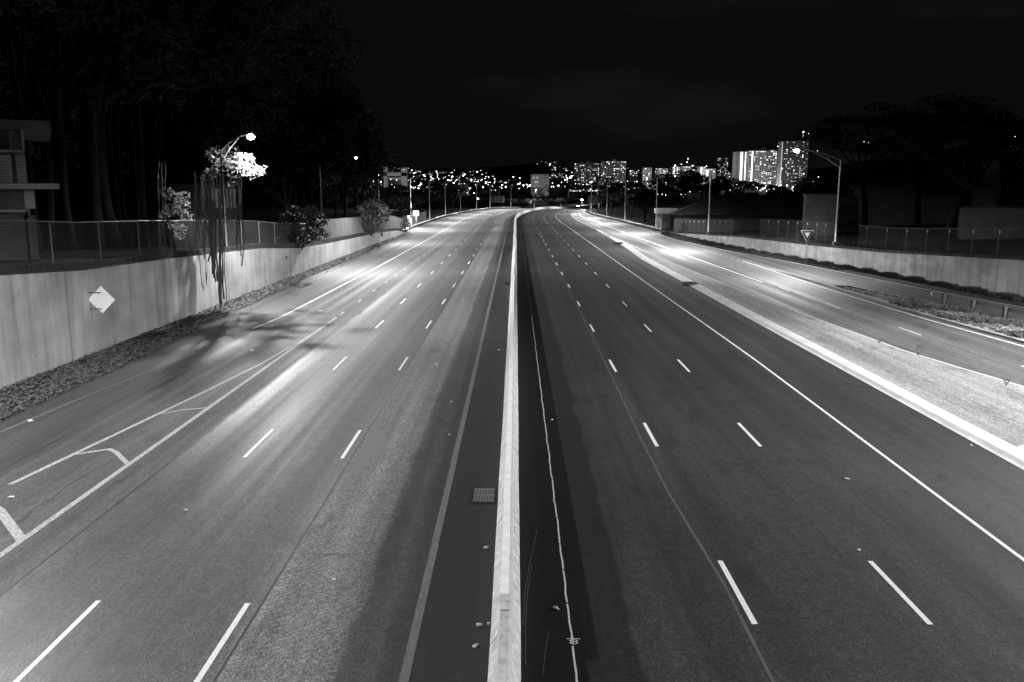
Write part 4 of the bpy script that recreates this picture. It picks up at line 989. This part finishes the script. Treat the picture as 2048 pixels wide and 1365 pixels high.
mb = MB(); mb.box(((ex0+ex1)/2, y0+14, (zc_+.5)/2), (ex1-ex0-3, 24, zc_-.5)); mb.build('wall', M['house'], hr)
hr.rotation_euler = (0, 0, R(-13))
# blank block behind truss lamp
def block(label, px0, px1, py0, py1, y, m, extra=None, dep=12):
    a, b = D(px0, py0, y), D(px1, py1, y); root = thing('building', label, 'building', (a.x, y, b.z)); zb = min(b.z, 1); mb = MB()
    mb.box(((a.x+b.x)/2, y+dep/2, (a.z+zb)/2), (b.x-a.x, dep, a.z-zb)); mb.build('wall', m, root)
    mb = MB(); mb.box(((a.x+b.x)/2, y+dep/2-.1, a.z+.12), (b.x-a.x+.3, dep+.3, .24)); mb.build('roof', M['plaster'], root)
    root.rotation_euler = (0, 0, -math.atan2(a.x, y)*.9)
    return root, a, b
rt, a, b = block('blank grey block behind the truss-arm lamp', 1613, 1668, 392, 470, 128, M['plaster'])
mb = MB(); mb.box((b.x-1.1, 127.95, a.z-2.0), (1.0, .1, 3.6)); mb.build('window', M['glass'], rt)
rt, a, b = block('low grey block at the right behind the leaning rain tree', 1926, 2042, 420, 480, 108, M['plaster'], dep=10)
mb = MB(); mb.tube([(a.x, 107.7, a.z+.4), (b.x, 107.7, a.z+.4)], .03, 5); mb.build('roof_rail', M['pole'], rt)
rt, a, b = block('long dim building seen under the rain trees', 1725, 1890, 396, 470, 160, M['plaster'])
for i in range(3):
    mb = MB(); mb.box((a.x+3+i*4.6, 159.9, a.z-.7), (3.2, .1, .8)); mb.build('window', M['winfaint'], rt)
# balcony building top right with closed parasols
y0 = 175; a, b = D(2012, 296, y0), D(2160, 480, y0); tb = thing('terrace_building', 'terrace building at top right with closed white parasols on its deck', 'building', (a.x+7, y0, 5))
mb = MB(); mb.box(((a.x+b.x)/2, y0+6, (a.z-1.2+2)/2), (b.x-a.x, 10, a.z-1.2-2)); mb.build('wall', M['plaster'], tb)
mb = MB(); mb.box(((a.x+b.x)/2, y0+3.5, a.z-.25), (b.x-a.x+1, 9, .6)); mb.build('terrace_slab', M['white'], tb)
mb = MB(); z2 = D(2020, 276, y0).z; mb.box(((a.x+b.x)/2, y0+5, z2), (b.x-a.x, 7, .3)); mb.build('canopy_roof', M['plaster'], tb)
mb = MB(); mb.box(((a.x+b.x)/2, y0+.45, D(2030, 322, y0).z), (b.x-a.x-2, .3, 2.6)); mb.build('lit_wall_panel', M['white'], tb)
for i, px in enumerate((2027, 2034, 2041, 2048)):
    c = D(px, 295, y0-.2); um = thing('parasol', 'closed white parasol on the terrace at top right, %s from the left' % ['first', 'second', 'third', 'fourth'][i], 'parasol', (c.x, y0+.6, c.z), 'closed parasols on the terrace')
    mb = MB(); mb.tube([(c.x, y0+.6, c.z+.1), (c.x, y0+.6, c.z+1.9)], [.34, .05], 8); mb.build('canopy', M['white'], um); mb = MB(); mb.tube([(c.x, y0+.6, c.z), (c.x, y0+.6, c.z+.3)], .05, 6); mb.build('pole', M['dsteel'], um)
for i, px in enumerate((2019, 2025, 2031)):
    c = D(px, 273, y0-.3); rt = thing('terrace_lamp', 'bright bulb above the top right terrace, %s from the left' % ['first', 'second', 'third'][i], 'lamp', c, 'bulbs above the terrace'); mb = MB(); mb.sphere(c, .16, 8, 5); mb.build('bulb', M['orb2'], rt); mb = MB(); mb.tube([c, (c.x, c.y+.3, c.z-.4)], .03, 4); mb.build('bracket', M['dsteel'], rt)

# ------------------------------------------------------------------ city
r = random.Random(21)
def tower(label, px0, px1, py0, py1, y, cols, rows, lit, wallm='tower', framem='frame', bright=(.35, .45, .2), frame=True, name='tower_block', stripes=(), hat=True, dep=18, dx=0, wscale=(.5, .42)):
    a, b = D(px0, py0, y), D(px1, py1, y); root = thing(name, label, 'tower block', ((a.x+b.x)/2, y, b.z-8)); wd, ht = b.x-a.x, a.z-b.z; zb = b.z-14
    mb = MB(); mb.box(((a.x+b.x)/2, y+dep/2, (a.z+zb)/2), (wd, dep, a.z-zb)); mb.build('wall', M[wallm], root)
    if frame:
        mb = MB()
        for i in range(cols+1): mb.box((a.x+wd*i/cols, y-.3, (a.z+b.z)/2), (wd/cols*.16, .6, ht))
        mb.box(((a.x+b.x)/2, y-.4, a.z-.4), (wd*1.01, .9, ht/rows*.3)); 
        for j in range(rows): mb.box(((a.x+b.x)/2, y-.12, b.z+ht*j/rows), (wd*.99, .3, ht/rows*.16))
        mb.build('facade_frame', M[framem], root)
    if hat:
        mb = MB(); mb.box((a.x+wd*.55, y+dep*.5, a.z+ht*.03), (wd*.16, 5, ht*.08)); mb.box((a.x+wd*.3, y+dep*.5, a.z+ht*.015), (wd*.1, 5, ht*.05)); mb.build('roof_plant', M[framem], root)
    cells = [(i, j) for i in range(cols) for j in range(rows)]; r.shuffle(cells); k = int(len(cells)*lit); k = min(k, 98)
    mb = MB()
    for i, j in cells[k:]: mb.box((a.x+wd*(i+.5)/cols, y-.05, b.z+ht*(j+.5)/rows), (wd/cols*wscale[0], .16, ht/rows*wscale[1]))
    if cells[k:]: o = mb.build('unlit_windows', M['glass'], root); o['kind'] = 'stuff'
    for i, j in cells[:k]:
        mb = MB(); f = r.uniform(.7, 1.15); mb.box((a.x+wd*(i+.5)/cols, y-.06, b.z+ht*(j+.5)/rows), (wd/cols*wscale[0]*f, .2, ht/rows*wscale[1]*r.uniform(.7, 1.2)))
        q = r.random(); mb.build('window', M['win0' if q < bright[0] else 'win1' if q < bright[0]+bright[1] else 'win2'], root)
    for t, wf, e in stripes:
        mb = MB(); mb.box((a.x+wd*t, y-.5, (a.z+b.z)/2), (wd*wf, .5, ht*.98)); mb.build('lit_stairwell', M[e], root)
    return root
tower('wide dark apartment tower with scattered lit windows, left of the white-framed one', 1149, 1198, 327, 372, 1500, 15, 15, .34)
tower('white-framed apartment tower with lit balcony band', 1202, 1251, 323, 370, 1480, 14, 14, .30, bright=(.3, .35, .35))
tower('pale slab tower with two bright vertical stairwell strips', 1472, 1499, 304, 366, 1300, 4, 20, .0, 'tower', stripes=((.39, .12, 'win2'), (.66, .07, 'win2')), frame=False, hat=False)
tower('broad apartment tower with dense lit windows right of the striped slab', 1499, 1551, 302, 368, 1280, 13, 20, .42, 'tower', bright=(.25, .4, .35), stripes=((.11, .035, 'win2'),))
tower('darker tower wing just right of the broad apartment tower', 1551, 1566, 301, 366, 1290, 4, 20, .4, 'house')
tower('tallest dark tower with a pale edge and sparse lights', 1565, 1612, 283, 372, 1200, 13, 24, .26, 'house', framem='house', stripes=((.0, .03, 'win0'),))
tower('stepped tower behind the broad one showing lights on its crown', 1522, 1556, 291, 330, 1500, 8, 9, .3, 'house', framem='house')
tower('dark tower with bright rooftop lamp left of the striped slab', 1436, 1455, 316, 352, 1400, 8, 12, .4, 'house', framem='house')
tower('small pale office with two glowing columns', 1411, 1430, 338, 357, 1250, 4, 5, .3, 'tower', stripes=((.1, .05, 'win2'), (.25, .05, 'win2')))
tower('narrow tower with one glowing vertical strip behind a lamp pole', 1401, 1410, 334, 353, 1200, 3, 7, .1, 'tower', stripes=((.2, .2, 'win2'),))
tower('low block with bright roof line and glowing columns', 1345, 1362, 334, 349, 1400, 6, 4, .4, 'tower', stripes=((.2, .06, 'win2'), (.55, .06, 'win2')))
tower('low block with bright windows right of the glowing columns', 1365, 1382, 333, 346, 1380, 7, 4, .45, 'tower', bright=(.1, .4, .5))
tower('low wide lit block above the dark round tree', 1310, 1338, 337, 348, 1450, 12, 4, .7, 'tower', bright=(.2, .4, .4))
tower('small square block with a hollow dark centre', 1286, 1303, 336, 353, 1300, 5, 5, .25, 'pale')
tower('low pale office block with grid windows above the bend', 1062, 1098, 349, 371, 850, 10, 5, .08, 'pale', framem='pale')
tower('slim hilltop tower block above the grid office', 1090, 1096, 323, 334, 1900, 4, 5, .2, 'house')
tower('small white house block on the hilltop right of the slim tower', 1101, 1112, 330, 342, 1850, 5, 3, .4, 'pale')
tower('long low lit depot at the foot of the wide dark tower', 1137, 1165, 380.5, 384, 800, 12, 1, .8, 'house', frame=False, hat=False, bright=(0, .3, .7), dep=6)
tower('low lit depot behind the direction sign', 1176, 1197, 380, 384, 790, 8, 1, .9, 'house', frame=False, hat=False, bright=(0, .3, .7), dep=6)
for lb, a_, b_, c_, d_, yy, cc, rr_ in (('low lit block just right of the white-framed tower', 1258, 1275, 343, 353, 1500, 7, 4), ('narrow lit block left of the glowing columns', 1338, 1345, 338, 350, 1420, 3, 5), ('lit block between the bright windows and the glowing strip', 1383, 1400, 339, 351, 1350, 7, 4), ('lit block at the foot of the dark tower with rooftop lamp', 1455, 1469, 347, 358, 1350, 5, 4), ('lit block between the grid office and the wide dark tower', 1103, 1134, 347, 356, 1500, 11, 3)):
    tower(lb, a_, b_, c_, d_, yy, cc, rr_, .5, 'house', framem='house', bright=(.3, .4, .3), hat=False, dep=10)
# masts with aviation lights
for lb, px, pyb, pys, y in (('roof mast with two bright lamps above the tallest tower', 1606, 284, (265, 272), 1205), ('thin mast with two lamps above the low bright blocks', 1375, 334, (318, 324.5), 1385)):
    a = D(px, pyb, y); root = thing('mast', lb, 'mast', a); mb = MB(); mb.tube([a, D(px+1, pys[0], y)], .25, 5); mb.build('pole', M['dsteel'], root)
    for q in pys: mb = MB(); mb.sphere(D(px+(-1 if q == pys[-1] else 1), q, y), 1.5 if y < 1300 else 1.0, 8, 6); mb.build('lamp_globe', M['win2'], root)

# houses on the hillside: one with parts, copied
def house_proto(k):
    h = thing('hillside_house', 'tiny house with lit windows on the dark far hillside', 'house', (0, 0, 0), 'lit houses on the far hillside')
    mb = MB(); mb.box((0, 5, 1), (11, 9, 8)); mb.build('wall', M['house'], h)
    mb = MB(); mb.add([(-6, 0, 5), (6, 0, 5), (6, 10, 5), (-6, 10, 5), (-6, 5, 8), (6, 5, 8)], [(0, 1, 5, 4), (2, 3, 4, 5), (0, 4, 3), (1, 2, 5)]); mb.build('roof', M['roof'], h)
    W_ = [[(x, z, w_*.45, hh*.8, b) for x, z, w_, hh, b in q] for q in [((-3, 3.4, 2.0, 1.2, 1), (2, 3.4, 1.4, 1.2, 2)), ((-2, 3.3, 1.4, 1.3, 2), (3, 3.3, 1.2, 1.0, 1), (.5, .8, 1.2, 1.2, 0)), ((0, 3.2, 3.2, .9, 2),), ((-3, 3.2, 1.2, 1.2, 1), (3.2, .6, 1.6, 1.2, 1))]][k]
    for x, z, w_, hh, b in W_: mb = MB(); mb.box((x, .4, z), (w_, .3, hh)); mb.build('window', M['win%d' % b], h)
    return h
protos = [house_proto(k) for k in range(4)]
def skyline(px): return interp([(690, 350), (712, 343), (760, 336), (830, 338), (900, 342), (940, 340), (1000, 338), (1060, 334), (1085, 324), (1120, 326), (1145, 342), (1260, 338), (1300, 345), (1400, 338), (1470, 345), (1640, 350)], px)
def place(px, py):
    y = interp([(330, 2300), (345, 1900), (360, 1450), (375, 1050), (390, 760), (405, 640)], py); return D(px, py, y)
used = [0]*4
for i in range(190):
    px = r.uniform(700, 1290) if r.random() < .72 else r.uniform(1290, 1640); top = skyline(px); py = top+(r.random()**1.4)*(44 if px < 1290 else 50)
    p = place(px, py); k = r.randrange(4); o = protos[k] if not used[k] else link_copy(protos[k]); used[k] = 1
    o.location = (p.x, p.y, p.z-3); o.rotation_euler = (0, 0, r.uniform(-.4, .4)); s = r.uniform(.8, 1.25)*(p.y/1500)**.3; o.scale = (s, s, s)
# far street lamps: post, bracket, glowing globe
def lamp_proto(e, rad, label):
    h = thing('far_street_lamp', label, 'street lamp', (0, 0, 0), 'far street lamps')
    mb = MB(); mb.tube([(0, 0, -8), (0, 0, 0)], .12, 5); mb.build('post', M['dsteel'], h)
    mb = MB(); mb.sphere((0, -.2, 0), rad, 8, 6); mb.build('lamp_globe', M[e], h); return h
lp = [lamp_proto('orb', .55, 'bright pinpoint street lamp among the far city lights'), lamp_proto('orb2', .5, 'faint pinpoint street lamp among the far city lights'), lamp_proto('orb', .85, 'large glowing street lamp among the far city lights')]
lp[0]['group'] = 'bright far street lamps'; lp[1]['group'] = 'faint far street lamps'; lp[2]['group'] = 'large far street lamps'
ul = [0]*3
fixed = [(725, 359, 2), (757, 351, 2), (789, 373, 2), (789, 378, 2), (822, 374, 2), (831, 375, 1), (840, 371, 2), (837, 377, 2), (846, 384, 2), (861, 371, 2), (866, 358, 0), (877, 363, 0), (956, 364, 2), (958, 369, 2), (972, 366, 2), (1018, 367, 0), (1034, 372, 2), (1040, 373, 2), (1036, 369, 0), (1047, 371, 2), (1056, 372, 0), (1060, 372, 2), (1117, 372, 2), (1130, 374, 1), (1103, 374, 0), (1107, 374, 0), (935, 386, 2), (948, 387, 0), (956, 398, 2), (937, 404, 0), (1228, 357, 2), (1292, 356, 2), (1290, 360, 2), (1372, 382, 2), (1380, 384, 0), (1414, 375, 2), (1408, 374, 0), (1423, 378, 0), (1427, 376, 0), (1419, 382, 0), (1443, 364, 0), (1443, 370, 0), (1515, 376, 2), (1515, 378, 2), (1504, 391, 2), (1525, 379, 0), (1539, 380, 0), (1596, 388, 0), (1600, 386, 0), (1604, 366, 0), (1609, 372, 0), (1451, 318, 2), (1447, 317, 0), (1350, 332, 2), (1385, 332, 2), (1413, 333, 0)]
fixed += [(1445+i*4.3, 352+((i*7) % 3), 2) for i in range(6)]+[(1443+i*5.2, 356.5, 0) for i in range(8)]+[(1130+i*5+r.uniform(-1, 1), 360-i*2.7+r.uniform(-1, 1), 2) for i in range(7)]+[(1452+i*4.2, 366+r.uniform(0, 8), 0) for i in range(30)]
fixed += [(1310+r.uniform(-6, 26), 360+r.uniform(0, 32), r.choice((0, 1, 1))) for _ in range(20)]
for _ in range(150):
    px = r.uniform(700, 1135) if r.random() < .6 else r.uniform(1135, 1640); fixed.append((px, skyline(px)+3+(r.random()**1.3)*36, r.choice((0, 0, 1, 1, 1, 2))))
for px, py, k in fixed:
    p = place(px, py); o = lp[k] if not ul[k] else link_copy(lp[k]); ul[k] = 1; o.location = p; s = (p.y/1400)**.85*r.uniform(.7, 1.5); o.scale = (s, s, s)
mb = MB()
for _ in range(320):
    px = r.uniform(700, 1150) if r.random() < .62 else r.uniform(1150, 1640); p = place(px, skyline(px)+2+(r.random()**1.2)*40); q = (p.y/1400)**.85*r.choice((.35, .45, .6, .8)); mb.sphere(p, q, 6, 4)
tag(mb.build('city_lights', M['orb2']), 'countless tiny lights sprinkled over the far hillside', 'lights', kind='stuff')
for px, py in ((1693, 282), (1707, 286), (1728, 284), (1734, 284), (1740, 290), (1737, 286), (1781, 277), (1635, 302), (1617, 268)):
    p = D(px, py, 900); o = link_copy(lp[1]); o.location = p; o.scale = (.55,)*3; o['label'] = 'pinpoint lamp on the black hill above the right-hand trees'; o['group'] = 'lamps on the right-hand hill'
# added fill lights on masts, there to brighten the far building fronts
for px, py, y, e in ((1175, 374, 1440, 5.5e5), (1228, 374, 1420, 9e5), (1484, 374, 1235, .4e5), (1530, 374, 1205, .6e5), (1585, 374, 1130, 1e5), (1072, 381, 800, 3e4), (790, 374, 570, 3e4), (1420, 360, 1170, 1e5), (1350, 352, 1320, 1e5), (1294, 356, 1220, 1e5)):
    c = D(px, py, y); root = thing('facade_fill_mast', 'added mast with a fill light for a far building front', 'fill light mast', (c.x, y, c.z-8), 'added fill lights below the towers'); mb = MB(); mb.tube([(c.x, y, c.z-8), c], .15, 5); mb.build('post', M['dsteel'], root)
    mb = MB(); mb.sphere(c, .28, 8, 6); mb.build('lamp_globe', M['win2'], root)
    ld = bpy.data.lights.new('facade_fill', 'POINT'); ld.energy = e; ld.shadow_soft_size = 1; lo = bpy.data.objects.new('facade_fill', ld); COL.objects.link(lo); lo.parent = root; lo.location = (0, -1.5, 8)
